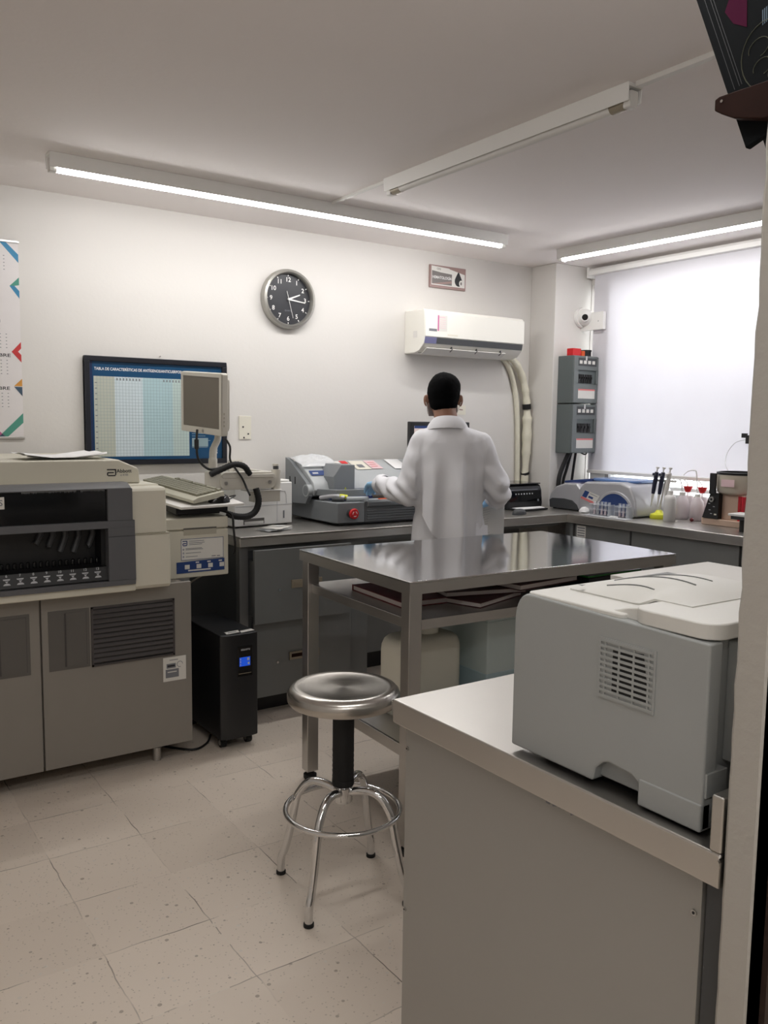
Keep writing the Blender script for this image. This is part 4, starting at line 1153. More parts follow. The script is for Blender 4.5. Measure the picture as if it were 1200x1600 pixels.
b = B('device_light'); b.prism([(4.24, 1.0), (4.24, 1.222), (4.17, 1.222), (4.06, 1.172), (3.985, 1.115), (3.965, 1.075), (3.985, 1.045), (4.05, 1.03)], 'x', 2.285, 3.12); b.make('hood', t, bev=.006)
b = B('device_grey'); b.prism([(4.25, .99), (4.25, 1.243), (4.20, 1.228), (4.02, 1.118), (3.985, 1.085), (3.985, 1.045), (4.02, 1.0)], 'x', 2.258, 2.282)
b.cyl((2.256, 4.015, 1.072), (2.30, 4.015, 1.072), .034, 'device_light', seg=28); b.cyl((2.2545, 4.015, 1.072), (2.2565, 4.015, 1.072), .026, 'device_grey', seg=28)
for yy in (4.13, 4.19): b.box(2.2572, 2.2582, yy, yy+.012, 1.10, 1.14, 'black')
b.make('side_plate', t, bev=.002)
b = B('device_grey'); b.prism([(2.375, 1.065), (2.375, 1.148), (2.425, 1.214), (2.512, 1.212), (2.512, 1.065)], 'y', 3.92, 4.12)
b.add([(2.44, 3.9195, 1.07), (2.462, 3.9195, 1.07), (2.451, 3.9195, 1.092)], [(0, 1, 2)], 'yellow'); b.add([(2.446, 3.919, 1.073), (2.456, 3.919, 1.073), (2.451, 3.919, 1.084)], [(0, 1, 2)], 'ink'); b.make('motor_box', t, bev=.004)
b = B('device_grey')
p_ = [(2.30, 4.0), (2.30, 3.97), (2.36, 3.862), (2.43, 3.845), (3.12, 3.835), (3.12, 3.86), (2.44, 3.872), (2.385, 3.885), (2.32, 3.99)]
b.prism(p_, 'z', 1.047, 1.083); b.make('lid_bar', t, bev=.003)
b = B('blue_strip'); b.box(2.38, 3.05, 3.878, 3.98, 1.020, 1.044); b.box(2.60, 2.68, 3.873, 3.878, 1.032, 1.046, 'tan'); b.make('gel_tray', t, bev=.001)
b = B('device_light'); b.prism([(2.50, 3.77), (3.12, 3.765), (3.12, 3.88), (2.47, 3.88)], 'z', 1.026, 1.030); b.box(2.585, 2.80, 3.785, 3.80, 1.030, 1.035, 'orange'); b.box(2.70, 2.715, 3.782, 3.803, 1.035, 1.039, 'red'); b.box(2.80, 2.95, 3.78, 3.81, 1.030, 1.034, 'red_soft'); b.make('loading_deck', t)
b = B('silver_plastic'); b.tube(smooth_path([(2.31, 3.95, 1.035), (2.36, 3.87, 1.05), (2.39, 3.83, 1.04)]), .012, seg=10); b.tube([(2.40, 3.83, 1.035), (2.52, 3.80, 1.034)], .014, 'device_light', seg=10); b.tube([(2.37, 3.85, 1.05), (2.41, 3.835, 1.045)], .012, 'yellow', seg=8); b.tube([(2.33, 3.86, 1.034), (2.38, 3.82, 1.034)], .011, 'dark_grey', seg=8); b.make('electrode_lead', t, ang=60)
# blue name label and taped notes follow the slope of the hood
def on_hood(x0, x1, s0, s1, m, off=.0015, skew=0, ret=False):
    P0 = V((0, 4.17, 1.222)); P1 = V((0, 4.06, 1.172)); P2 = V((0, 3.985, 1.115))
    def at(s):
        return P0.lerp(P1, s) if s <= 1 else P1.lerp(P2, s-1)
    n = V((0, -.45, .89))
    A, Bq = at(s0)+n*off, at(s1)+n*off
    return [(x0, A.y, A.z), (x1, A.y, A.z), (x1+skew, Bq.y, Bq.z), (x0+skew, Bq.y, Bq.z)]
b = B('label_blue'); q = on_hood(2.30, 2.44, .98, 1.42, 'x', .004); b.quad(*q, 'label_blue'); q = on_hood(2.315, 2.35, 1.15, 1.28, 'x', .0046); b.quad(*q, 'paper_grey'); b.make('name_label', t)
for k, (x0_, x1_, s0, s1, m) in enumerate(((2.47, 2.60, .1, .75, 'sticker_white'), (2.61, 2.71, .1, .98, 'ivory'), (2.715, 2.79, .1, .95, 'pink'), (2.87, 2.97, .02, 1.0, 'paper'))):
    b = B(m); q = on_hood(x0_, x1_, s0, s1, m, .003+.001*k, .01); b.quad(*q, m)
    if k == 0: q = on_hood(x0_+.08, x1_-.005, s0, s0+.28, m, .005, .005); b.quad(*q, 'red')
    if k == 1: q = on_hood(x0_+.03, x1_-.03, .5, .8, m, .006, .005); b.quad(*q, 'ink_soft')
    if k == 2:
        for j in range(3): q = on_hood(x0_+.015, x1_-.015, .3+.2*j, .34+.2*j, m, .0065, .003); b.quad(*q, 'red_soft')
    b.make('taped_note', t)
# plastic bag on the hood
def bag(u, v):
    x = 2.27+.235*u+.02*noise.noise(V((u*3, v*3, 1))); y = 4.23-.15*v
    base = 1.232-.052*max(0, v-.35)*1.2
    edge = math.sin(math.pi*u)**.5*math.sin(math.pi*v)**.5
    return (x, y, base+.006+.034*edge*(.7+.5*noise.noise(V((u*5, v*5, 3))))+.008*noise.noise(V((u*14, v*14, 5)))*edge)
b = B('plastic_bag'); b.grid(bag, 26, 20, th=.001); tag(b.make('plastic_bag', loc=(2.39, 4.16, 1.235), ang=25), 'crumpled clear plastic bag lying on the left end of the bench analyzer’s hood', 'bag')

# white printer
t = thing('white_printer', (1.98, 4.08, .9), 'white printer on the back worktop between the monitor arm and the bench analyzer', 'printer')
M_ = rot((2.158, 3.985, 0), 'Z', 7)
b = B('white'); b.M = M_; b.box(1.80, 2.158, 3.985, 4.25, .905, 1.125); b.prism(rbox2(1.805, 2.153, 3.99, 4.245, .02), 'z', 1.125, 1.137); b.make('case', t, bev=.006, seg=3)
b = B('machine_recess'); b.M = M_; b.box(1.855, 1.98, 3.9835, 3.985, .915, .945); b.box(1.86, 1.975, 3.983, 3.9835, .915, .93, 'white_soft'); b.make('paper_slot', t)
b = B('white_soft'); b.M = M_; b.box(2.06, 2.062, 3.984, 3.9855, .92, 1.08, 'paper_grey'); b.box(1.81, 2.155, 3.984, 3.9855, 1.008, 1.010, 'paper_grey'); b.box(2.10, 2.107, 3.983, 3.9855, .935, .975, 'ink_soft'); b.tube([(2.075, 3.984, 1.08), (2.11, 3.984, 1.078), (2.118, 3.984, 1.06), (2.12, 3.984, 1.012)], .0012, 'paper_grey', seg=5); b.make('seam', t)
b = B('rubber'); b.M = M_
for xx in (1.83, 2.13):
    for yy in (4.01, 4.22): b.cyl((xx, yy, .90), (xx, yy, .906), .01, seg=10)
b.make('foot', t)
# little plastic sample bags on the worktop edge
t = thing('sample_bag', (1.96, 3.78, .9), 'flat stack of small clear sample bags on the worktop edge', 'bags')
for k in range(3):
    def fn(u, v, k=k):
        a = .25+.2*k; x = (u-.5)*.15; y = (v-.5)*.11
        return (1.945+.012*k+x*math.cos(a)-y*math.sin(a), 3.79+.008*k+x*math.sin(a)+y*math.cos(a), .903+.004*k+.003*noise.noise(V((u*4, v*4, k)))+.002)
    b = B('plastic_bag' if k < 2 else 'sticker_white'); b.grid(fn, 8, 6, th=.001); 
    if k == 2: b.quad((1.98, 3.80, .9165), (2.03, 3.815, .9165), (2.02, 3.845, .9165), (1.97, 3.83, .9165), 'paper')
    b.make('bag', t)

# computer monitor behind the person
t = thing('computer_monitor', (3.21, 4.08, .9), 'black-framed computer monitor half hidden behind the person', 'monitor')
b = B('black_soft'); b.box(2.985, 3.44, 4.055, 4.09, 1.145, 1.452); b.box(3.05, 3.38, 4.09, 4.12, 1.2, 1.40); b.make('case', t, bev=.005)
b = B('screen_on'); b.box(3.012, 3.413, 4.0535, 4.055, 1.178, 1.427); b.box(3.012, 3.413, 4.053, 4.0535, 1.412, 1.427, 'label_blue'); b.make('screen', t)
b = B('black_soft'); b.box(3.18, 3.25, 4.10, 4.13, .91, 1.22); b.make('neck', t, bev=.004)
b = B('black_soft'); b.prism(rbox2(3.09, 3.34, 4.0, 4.22, .06), 'z', .90, .914); b.make('stand', t, bev=.003)

# black inkjet
t = thing('inkjet_printer', (3.85, 4.1, .9), 'black inkjet printer in the corner of the back worktop', 'printer')
b = B('black_soft'); b.prism([(3.965, .905), (3.96, .94), (3.968, 1.02), (3.985, 1.052), (4.02, 1.062), (4.22, 1.06), (4.225, .905)], 'x', 3.69, 3.995)
b.make('case', t, bev=.008, seg=3)
b = B('black_gloss'); b.box(3.70, 3.985, 3.972, 4.21, 1.058, 1.066); b.make('scanner_lid', t, bev=.003)
b = B('black_gloss'); b.prism([(3.9595, .95), (3.9655, 1.018), (3.98, 1.018), (3.98, .95)], 'x', 3.705, 3.98)
for k in range(7): b.cyl((3.76+.024*k, 3.964, .999), (3.76+.024*k, 3.9612, .999), .0045, 'paper_grey', seg=10)
b.box(3.72, 3.955, 3.9655, 3.967, 1.0225, 1.027, 'ink_soft'); b.cyl((3.955, 3.961, .955), (3.955, 3.958, .955), .008, 'ink_soft', seg=12); b.make('control_panel', t)
b = B('black_soft'); b.prism([(3.70, 3.97), (3.98, 3.97), (3.945, 3.86), (3.70, 3.845)], 'z', .903, .912); b.prism([(3.72, 3.95), (3.965, 3.95), (3.93, 3.872), (3.71, 3.86)], 'z', .912, .915, 'paper'); b.make('output_tray', t)
b = B('rubber')
for xx in (3.72, 3.97):
    for yy in (4.0, 4.2): b.cyl((xx, yy, .9), (xx, yy, .907), .01, seg=10)
b.make('foot', t)
b = B('dark_grey')
rg = [[V((3.575, 3.735, .9))+V((.052*math.cos(th)**.6*math.cos(2*math.pi*k/18), .03*math.cos(th)**.6*math.sin(2*math.pi*k/18), .036*math.sin(th))) for k in range(18)] for th in [i*.25 for i in range(7)]]
b.loft(rg); tag(b.make('computer_mouse', loc=(3.575, 3.735, .9), ang=60), 'dark grey mouse on the back worktop in front of the inkjet printer', 'mouse')

# ------------------------------------------------------------------ things under the window
def BS(m):
    q = B(m); q.M = Mx.Translation((0, .03, 0)); return q
t = thing('card_centrifuge', (4.22, 3.6, .9), 'silver bench centrifuge with blue lid and arched dark blue opening under the window', 'lab machine')
# body profile along Y (wide side faces the room)
def arch(c, r, z0, n=14, a0=0, a1=math.pi): return [(c+r*math.cos(a0+(a1-a0)*k/n), z0+r*math.sin(a0+(a1-a0)*k/n)) for k in range(n+1)]
b = BS('silver_plastic'); b.prism([(3.925, .905), (3.94, .96), (3.925, 1.0), (3.88, 1.045), (3.80, 1.072), (3.70, 1.075), (3.65, 1.03), (3.645, .905)], 'x', 4.06, 4.40); b.make('console', t, bev=.012, seg=3)
b = BS('silver_plastic'); b.prism([(3.66, .905), (3.665, 1.05), (3.62, 1.092), (3.34, 1.105), (3.27, 1.085), (3.225, 1.0), (3.215, .905)], 'x', 4.045, 4.42); b.make('housing', t, bev=.015, seg=4)
b = BS('dark_grey'); b.prism([(3.918, .907), (3.924, .955), (3.90, .968), (3.80, .972), (3.73, .965), (3.69, .94), (3.672, .907)], 'x', 4.052, 4.062); b.make('front_recess', t)
b = BS('purple_grey'); b.prism([(3.895, 1.037), (3.80, 1.0755), (3.70, 1.0785), (3.70, 1.0745), (3.80, 1.0715), (3.895, 1.033)], 'x', 4.10, 4.33); b.make('keypad', t)
b = BS('device_blue'); b.prism([(3.50, .907)]+[(p, q) for p, q in reversed(arch(3.372, .13, .905, 16))][0:]+[(3.242, .907)], 'x', 4.036, 4.048); o_ = b.make('arched_opening', t)
b = BS('silver_plastic')
ar_o, ar_i = arch(3.372, .146, .905, 20), arch(3.372, .13, .905, 20)
b.prism(ar_o+ar_i[::-1], 'x', 4.034, 4.05); b.make('arch_rim', t, bev=.003)
b = B('sticker_white')
LQ = [V(p) for p in ((4.043, 3.642, 1.043), (4.043, 3.522, 1.012), (4.043, 3.557, 0.954), (4.043, 3.677, 0.988))]
def lq(u, v): return (LQ[0]*(1-u)+LQ[1]*u)*(1-v)+(LQ[3]*(1-u)+LQ[2]*u)*v
def lr(u0, u1, v0, v1, m, o): b.quad(*[lq(u, v)-V((o, 0, 0)) for u, v in ((u0, v0), (u1, v0), (u1, v1), (u0, v1))], m)
lr(0, 1, 0, 1, 'sticker_white', 0); lr(0, 1, .78, 1, 'red_soft', .0004); lr(.02, .32, .05, .75, 'label_blue', .0004); lr(.4, .9, .15, .2, 'ink_soft', .0004); lr(.4, .7, .4, .62, 'label_blue', .0004)
b.make('label', t)
b = BS('lid_blue'); b.prism(rbox2(4.11, 4.37, 3.30, 3.64, .06), 'z', 1.096, 1.113); b.prism([(3.64, 1.085), (3.88, 1.065), (3.88, 1.080), (3.64, 1.108)], 'x', 4.14, 4.34, 'device_blue'); b.make('lid', t, bev=.005)
b = BS('steel_dull'); b.box(4.24, 4.26, 3.60, 3.63, 1.11, 1.135); b.make('hinge', t)
b = BS('rubber')
for xx in (4.08, 4.37):
    for yy in (3.26, 3.62, 3.9): b.cyl((xx, yy, .9), (xx, yy, .907), .012, seg=10)
b.make('foot', t)
# racks of tubes in front of the arch
def rack(x, y, rz, n, label):
    t = thing('tube_rack', (x, y, .9), label, 'rack', 'clear racks under the window')
    b = B('clear_plastic'); L = .028*n
    for z0, z1 in ((.9, .904), (.935, .938), (.965, .968)): b.box(x-.03, x+.03, y-L/2, y+L/2, z0, z1)
    b.box(x-.03, x+.03, y-L/2-.003, y-L/2, .9, .972); b.box(x-.03, x+.03, y+L/2, y+L/2+.003, .9, .972); b.make('frame', t)
    for k in range(n):
        yy = y-L/2+.028*(k+.5)
        b = B('clear_plastic'); b.cyl((x, yy, .906), (x, yy, .985), .0085, seg=12); b.cyl((x, yy, .906), (x, yy, .94), .0075, 'pink' if k % 3 else 'device_light', seg=10); b.make('tube', t, ang=60)
    t.rotation_euler.z = 0
rack(3.99, 3.455, 0, 5, 'clear rack of small tubes in front of the dark blue arch')
rack(4.0, 3.30, 0, 3, 'short clear rack of tubes left of the yellow pipette stand')
def tis(u, v):
    a = u*2*math.pi; r_ = .035*(1-.15*math.sin(3*a))*math.cos(v*1.5)
    return (4.03+r_*math.cos(a)*.8, 3.63+r_*math.sin(a), .902+.032*math.sin(v*1.5)+.008*noise.noise(V((u*6, v*5, 2))))
b = B('paper'); b.grid(tis, 20, 8, th=.001); tag(b.make('paper_towel', loc=(4.03, 3.63, .9), ang=25), 'crumpled white paper towel on the worktop near the inner corner', 'towel')
b = B('paper_grey'); b.prism([(3.93, 3.55), (3.92, 3.22), (4.0, 3.23), (4.04, 3.56)], 'z', .90, .902)
tag(b.make('work_sheet', loc=(3.97, 3.4, .9)), 'flat pale sheet on the worktop edge before the clear racks', 'sheet')
b = B('paper'); b.box(3.935, 3.955, 3.30, 3.35, .902, .912); tag(b.make('slide_box', loc=(3.945, 3.33, .902), bev=.001), 'tiny white box on the pale sheet', 'box')

# pipettes on the yellow stand
t = thing('pipette_stand', (4.18, 3.185, .9), 'yellow-footed pipette stand under the window', 'stand')
b = B('yellow'); b.lathe([(.0001, 0), (.052, 0), (.054, .012), (.05, .026), (.026, .034), (.016, .05), (.0001, .052)], (4.18, 3.185, .9), seg=32); b.make('foot', t, ang=50)
b = B('white_soft'); b.cyl((4.18, 3.185, .945), (4.20, 3.165, 1.13), .006); b.box(4.185, 4.215, 3.10, 3.225, 1.118, 1.13); b.make('rod', t)
for k, (dy, m, lab) in enumerate(((.045, 'navy_grip', 'pipette with navy grip hanging leftmost on the stand'), (.0, 'navy_grip', 'pipette with navy grip hanging in the middle of the stand'), (-.045, 'white_soft', 'all-white pipette hanging rightmost on the stand'))):
    y = 3.165+dy; x = 4.165
    t = thing('pipette', (x, y, .96), lab, 'pipette', 'pipettes on the stand')
    R_ = Mx.Translation((x, y, 1.13)) @ Mx.Rotation(math.radians(9), 4, 'X') @ Mx.Translation((-x, -y, -1.13))
    b = B(m); b.M = R_; b.lathe([(.0001, 1.045), (.010, 1.045), (.012, 1.07), (.0135, 1.12), (.013, 1.165), (.011, 1.175), (.0001, 1.175)], (x, y, 0), seg=16); b.box(x-.03, x-.008, y-.006, y+.006, 1.155, 1.17); b.make('grip', t, ang=50)
    b = B('white'); b.M = R_; b.lathe([(.0001, .965), (.0022, .965), (.004, .995), (.008, 1.02), (.009, 1.045), (.0001, 1.046)], (x, y, 0), seg=14); b.make('tip', t, ang=50)
    b = B('white'); b.M = R_; b.lathe([(.0001, 1.175), (.004, 1.175), (.004, 1.195), (.010, 1.197), (.010, 1.206), (.0001, 1.208)], (x, y, 0), 'white_soft', seg=14); b.make('plunger', t, ang=50)

# bottles
t = thing('bottle', (4.11, 3.06, .9), 'opaque white plastic bottle without a red cap, nearest the pipette stand', 'bottle')
b = B('milky'); b.lathe([(.0001, 0), (.032, 0), (.034, .006), (.034, .128), (.030, .145), (.018, .153), (.0001, .154)], (4.11, 3.06, .9), seg=28); b.make('body', t, ang=50)
b = B('white'); b.lathe([(.0001, .153), (.017, .153), (.017, .176), (.0001, .177)], (4.11, 3.06, .9), seg=24); b.make('cap', t, ang=50)
def wash(x, y, label, red, h=.145, tall=.05):
    t = thing('wash_bottle', (x, y, .9), label, 'bottle', 'wash bottles under the window')
    b = B('milky_pink'); b.lathe([(.0001, 0), (.036, 0), (.039, .006), (.039, h*.62), (.034, h*.8), (.018, h*.96), (.016, h), (.0001, h)], (x, y, .9), seg=28); b.make('body', t, ang=50)
    b = B('red' if red else 'white'); b.lathe([(.0001, h-.004), (.012, h-.004), (.026, h+.026), (.028, h+.034), (.0001, h+.036)] if red else [(.0001, h-.004), (.017, h-.004), (.016, h+.015), (.0001, h+.016)], (x, y, .9), seg=24); b.make('cap', t, ang=50)
    b = B('milky'); z = .9+h+.03
    b.tube(smooth_path([(x, y, z-.01), (x-.003, y+.004, z+.02), (x-.006, y+.012, z+tall), (x-.01, y+.03, z+tall+.012), (x-.02, y+.06, z+tall+.004), (x-.025, y+.085, z+tall-.02)]), [.0038]*25+[.003]*8+[.002]*8, seg=8); b.make('spout', t, ang=60)
    b = B('milky'); b.cyl((x, y, .92), (x, y, .9+h), .0025, seg=8); b.make('dip_tube', t)
wash(4.275, 3.10, 'translucent wash bottle with a white cap right behind the opaque bottle', False)
wash(4.385, 3.142, 'translucent wash bottle with red cap, left of the two red-capped ones', True, .155, .03)
wash(4.385, 3.043, 'translucent wash bottle with red cap, nearer to the cream bowl', True, .155, .03)
wash(4.28, 3.00, 'translucent wash bottle with tall white nozzle in front of the red-capped ones', False, .14, .11)
b = B('book_red'); b.ell((4.215, 2.985, .911), (.011, .011, .011)); tag(b.make('rubber_bulb', loc=(4.215, 2.985, .9)), 'tiny dark red rubber bulb on the worktop in front of the wash bottles', 'bulb')

# cream bowl device
t = thing('bench_mixer', (4.26, 2.76, .9), 'cream bowl on a black and peach stand beside the doorway partition', 'lab machine')
cx, cy = 4.29, 2.735
b = B('peach'); b.prism(rbox2(4.17, 4.42, 2.60, 2.90, .02), 'z', .90, .936, ); b.make('base_plate', t, bev=.004)
b = B('cream'); b.lathe([(.0001, 1.075), (.11, 1.075), (.125, 1.09), (.128, 1.188), (.122, 1.19), (.118, 1.10), (.0001, 1.095)], (cx, cy, 0), seg=40); b.make('bowl', t, ang=50)
b = B('black_soft'); b.lathe([(.130, 1.184), (.131, 1.196), (.120, 1.198), (.119, 1.186)], (cx, cy, 0), seg=40); b.make('bowl_rim', t, ang=50)
b = B('peach'); b.box(4.20, 4.34, 2.66, 2.80, .936, 1.078); b.make('column', t, bev=.004)
b = B('black'); b.prism([(2.885, .938), (2.785, .938), (2.785, 1.08), (2.84, 1.08)], 'x', 4.165, 4.20)
b.cyl((4.165, 2.825, 1.045), (4.155, 2.825, 1.045), .015, 'steel_dull', seg=18); b.cyl((4.156, 2.825, 1.045), (4.154, 2.825, 1.045), .007, 'black', seg=14)
for y, z in ((2.845, 1.02), (2.815, 1.005), (2.84, .985), (2.83, .965)): b.box(4.1635, 4.165, y-.008, y+.004, z-.002, z+.002, 'paper_grey')
b.box(4.1635, 4.165, 2.795, 2.81, .958, .966, 'ivory'); b.make('control_panel', t, bev=.001)
b = B('black_soft'); b.box(4.158, 4.172, 2.805, 2.845, 1.075, 1.19); b.make('handle', t, bev=.004)
b = B('milky_pink'); b.quad((4.156, 2.77, 1.12), (4.155, 2.69, 1.12), (4.155, 2.69, 1.16), (4.156, 2.77, 1.16), 'pink'); b.make('tape_label', t)
for k, y in enumerate((2.64, 2.675, 2.61)):
    b = B('red_clear'); b.cyl((4.18+.02*k, y, .937), (4.18+.02*k, y, 1.07), .013, seg=14); b.make('red_tube', t, ang=60)
t = thing('small_balance', (4.07, 2.57, .9), 'white-topped little balance at the partition edge under the window', 'balance')
b = B('white'); b.prism(rbox2(4.0, 4.12, 2.46, 2.62, .01), 'z', .983, .995); b.make('pan', t, bev=.002)
b = B('dark_grey'); b.prism(rbox2(4.01, 4.11, 2.47, 2.61, .01), 'z', .965, .983); b.cyl((4.06, 2.56, .90), (4.06, 2.56, .966), .022, 'black', seg=16); b.make('stem', t)
t = thing('wire_clip', (XB-.008, 2.78, 1.37), 'black clip with a thin wire loop on the blind next to the partition', 'clip')
b = B('black'); b.box(XB-.025, XB-.001, 2.77, 2.805, 1.352, 1.40); b.box(XB-.028, XB-.010, 2.80, 2.83, 1.385, 1.41); b.make('clip', t, bev=.002)
b = B('steel_dull'); b.tube(smooth_path([(XB-.02, 2.80, 1.375), (XB-.02, 2.87, 1.355), (XB-.03, 2.91, 1.295), (XB-.06, 2.90, 1.235), (XB-.09, 2.86, 1.198)]), .0016, seg=6); b.make('wire', t, ang=60)

# ------------------------------------------------------------------ work table
TA = math.radians(-2.4)
t = thing('work_table', (1.592, 2.152, 0), 'stainless steel work table with two shelves in the middle of the room', 'table')
LX, LY, HT = 1.284, .79, .94
b = B('steel_top'); ob = V((1.592, 2.152, 0))
def tbox(b, x0, x1, y0, y1, z0, z1, m=None): return b.box(ob.x+x0, ob.x+x1, ob.y+y0, ob.y+y1, z0, z1, m)
tbox(b, 0, LX, 0, LY, HT-.006, HT); b.make('top', t, bev=.0025)
b = B('steel_dull'); tbox(b, .0005, LX-.0005, .0005, .012, HT-.043, HT-.006); tbox(b, .0005, LX-.0005, LY-.012, LY-.0005, HT-.043, HT-.006); tbox(b, .0005, .012, .012, LY-.012, HT-.043, HT-.006); tbox(b, LX-.012, LX-.0005, .012, LY-.012, HT-.043, HT-.006); b.make('apron', t)
for zt, hh in ((.805, .034), (.368, .040)):
    b = B('steel_dull'); tbox(b, .03, LX-.03, .025, LY-.025, zt-.005, zt)
    tbox(b, .03, LX-.03, .022, .032, zt-hh, zt); tbox(b, .03, LX-.03, LY-.032, LY-.022, zt-hh, zt); tbox(b, .028, .038, .022, LY-.022, zt-hh, zt); tbox(b, LX-.038, LX-.028, .022, LY-.022, zt-hh, zt)
    b.make('shelf', t, bev=.0015)
for lx in (.008, LX-.058):
    for ly in (.012, LY-.062):
        b = B('steel_dull'); tbox(b, lx, lx+.05, ly, ly+.05, .035, HT-.008); l_ = b.make('leg', t, bev=.003)
        b = B('rubber'); c = ob+V((lx+.025, ly+.025, 0)); b.lathe([(.0001, 0), (.024, 0), (.027, .006), (.027, .018), (.016, .024), (.014, .036), (.0001, .036)], c, seg=20); b.make('rubber_foot', l_, ang=50)
t.rotation_euler.z = TA
def book(x0, y0, w_, l_, z, h, rz, cover, label, name='ledger_book', cat='book', grp='ledgers on the table shelf'):
    t = thing(name, (x0, y0, z), label, cat, grp)
    c = V((x0, y0, z))
    b = B(cover); b.box(x0, x0+w_, y0, y0+l_, z, z+.003); b.box(x0, x0+w_, y0, y0+l_, z+h-.003, z+h); b.box(x0, x0+w_, y0+l_-.004, y0+l_, z, z+h); b.make('cover', t, bev=.0008)
    b = B('book_pages'); b.box(x0+.004, x0+w_-.004, y0+.004, y0+l_-.004, z+.003, z+h-.003); b.make('pages', t)
    t.rotation_euler.z = math.radians(rz)
    return t
ZS = .8052
book(1.70, 2.345, .235, .36, ZS, .022, -4, 'book_red', 'big dark red ledger lying alone at the left end of the table’s upper shelf')
book(1.935, 2.20, .30, .24, ZS, .020, 18, 'book_brown', 'brown ledger at the bottom of the messy pile on the upper shelf')
book(1.885, 2.33, .33, .22, ZS+.0205, .020, -14, 'book_brown', 'brown ledger turned askew on top of the bottom one')
book(2.13, 2.205, .34, .24, ZS+.041, .022, 6, 'book_brown', 'dark ledger topmost and rightmost of the messy pile')
t = thing('spiral_notebook', (2.60, 2.30, ZS), 'thick black spiral notebook under the green folder on the table shelf', 'notebook')
b = B('folder_black'); b.box(2.50, 2.83, 2.215, 2.46, ZS, ZS+.05); b.make('block', t, bev=.003)
b = B('steel_dull')
for k in range(24): b.tube([(2.83+.006*math.cos(a*.7), 2.225+.0095*k, ZS+.025+.027*math.sin(a*.7)) for a in range(9)], .0011, seg=4, closed=True)
b.make('spiral_binding', t)
b = B('folder_green'); b.prism([(2.50, 2.22), (2.825, 2.225), (2.82, 2.455), (2.49, 2.45)], 'z', ZS+.0505, ZS+.058)
tag(b.make('green_folder', loc=(2.66, 2.33, ZS+.05), bev=.001), 'shiny green folder on top of the black spiral notebook', 'folder')
# jug and foam box on the lower shelf
t = thing('plastic_jug', (1.92, 2.5, .368), 'large milky plastic jug on the table’s lower shelf', 'jug')
b = B('jug'); 
def jr(s, z): return [V((1.905+p*s, 2.50+q*s, z)) for p, q in rbox2(-.148, .148, -.085, .085, .05, 5)]
b.loft([jr(.97, .3685), jr(1, .378), jr(1, .60), jr(.985, .622), jr(.93, .642), jr(.82, .655), jr(.6, .662)]); b.cyl((1.925, 2.5, .65), (1.925, 2.5, .695), .05); b.make('body', t, ang=50)
b = B('jug'); b.cyl((1.925, 2.5, .695), (1.925, 2.5, .722), .056, 'ivory', seg=28); b.make('cap', t, bev=.002)
b = B('foam'); b.box(2.115, 2.62, 2.36, 2.75, .3685, .70); b.box(2.113, 2.622, 2.358, 2.752, .3685, .50, 'foam_blue')
t = thing('foam_box', (2.4, 2.64, .368), 'pale blue-grey foam cool box on the table’s lower shelf', 'box')
b.make('body', t, bev=.006)
b = B('foam'); b.box(2.112, 2.624, 2.356, 2.754, .70, .755); b.make('lid', t, bev=.006)

# ------------------------------------------------------------------ stool
sx, sy = 1.330, 2.127
t = thing('lab_stool', (sx, sy, 0), 'chrome stool with round brushed steel seat and footring', 'stool')
b = B('seat_steel'); R_ = .1725
b.lathe([(.0001, .648), (.06, .647), (.118, .648), (.132, .652), (.145, .654), (.158, .650), (.168, .640), (R_, .627), (R_-.001, .612), (R_-.006, .604), (R_-.012, .604), (R_-.014, .61), (.0001, .612)], (sx, sy, 0), seg=72); b.make('seat', t, ang=50)
b = B('rubber'); b.lathe([(.0001, .34), (.033, .34), (.034, .345), (.0335, .36)]+[(.0335 if k % 2 else .0325, .36+.008*k) for k in range(12)]+[(.033, .46), (.033, .606), (.0001, .606)], (sx, sy, 0), seg=32); b.make('column_sleeve', t, ang=40)
b = B('chrome'); b.lathe([(.0001, .285), (.026, .285), (.03, .29), (.03, .338), (.0001, .342)], (sx, sy, 0), seg=28); b.make('hub', t, ang=40)
b = B('chrome'); b.tube([(sx+.176*math.cos(a*math.pi/32), sy+.176*math.sin(a*math.pi/32), .262) for a in range(64)], .0085, seg=12, closed=True); b.make('footring', t, ang=60)
fa = math.atan2(2.01-sy, 1.144-sx)
for k in range(4):
    a = fa+k*math.pi/2; ca, sa = math.cos(a), math.sin(a)
    prof = [(.02, .318), (.06, .330), (.098, .332), (.128, .318), (.150, .29), (.163, .262), (.178, .19), (.192, .13), (.205, .085), (.216, .06), (.2185, .03), (.2185, .008)]
    b = B('chrome'); b.tube(smooth_path([(sx+r*ca, sy+r*sa, z) for r, z in prof], 5), .0125, seg=14); l_ = b.make('leg', t, ang=60)
    b = B('rubber'); b.cyl((sx+.2185*ca, sy+.2185*sa, 0), (sx+.2185*ca, sy+.2185*sa, .012), .0155, seg=18); b.make('rubber_foot', l_, bev=.002)
# ------------------------------------------------------------------ the person
PA = math.radians(36)
PU = V((math.cos(PA), -math.sin(PA), 0)); PF = V((math.sin(PA), math.cos(PA), 0)); PO = V((2.675, 3.30, 0))
def P(u, f, z): return PO+PU*u+PF*f+V((0, 0, z))
PR = Mx((PU, PF, V((0, 0, 1)))).transposed()      # local -> world rotation
def chain(b, pts, rs, m=None, seg=16):
    for i in range(len(pts)-1):
        b.cyl(pts[i], pts[i+1], rs[i], m, r1=rs[i+1], seg=seg)
    for p, r in zip(pts, rs): b.ell(p, (r, r, r), m, seg=seg, rings=10)
t = thing('person', (PO.x, PO.y, 0), 'person in a white lab coat and blue gloves, seen from behind at the bench', 'person')
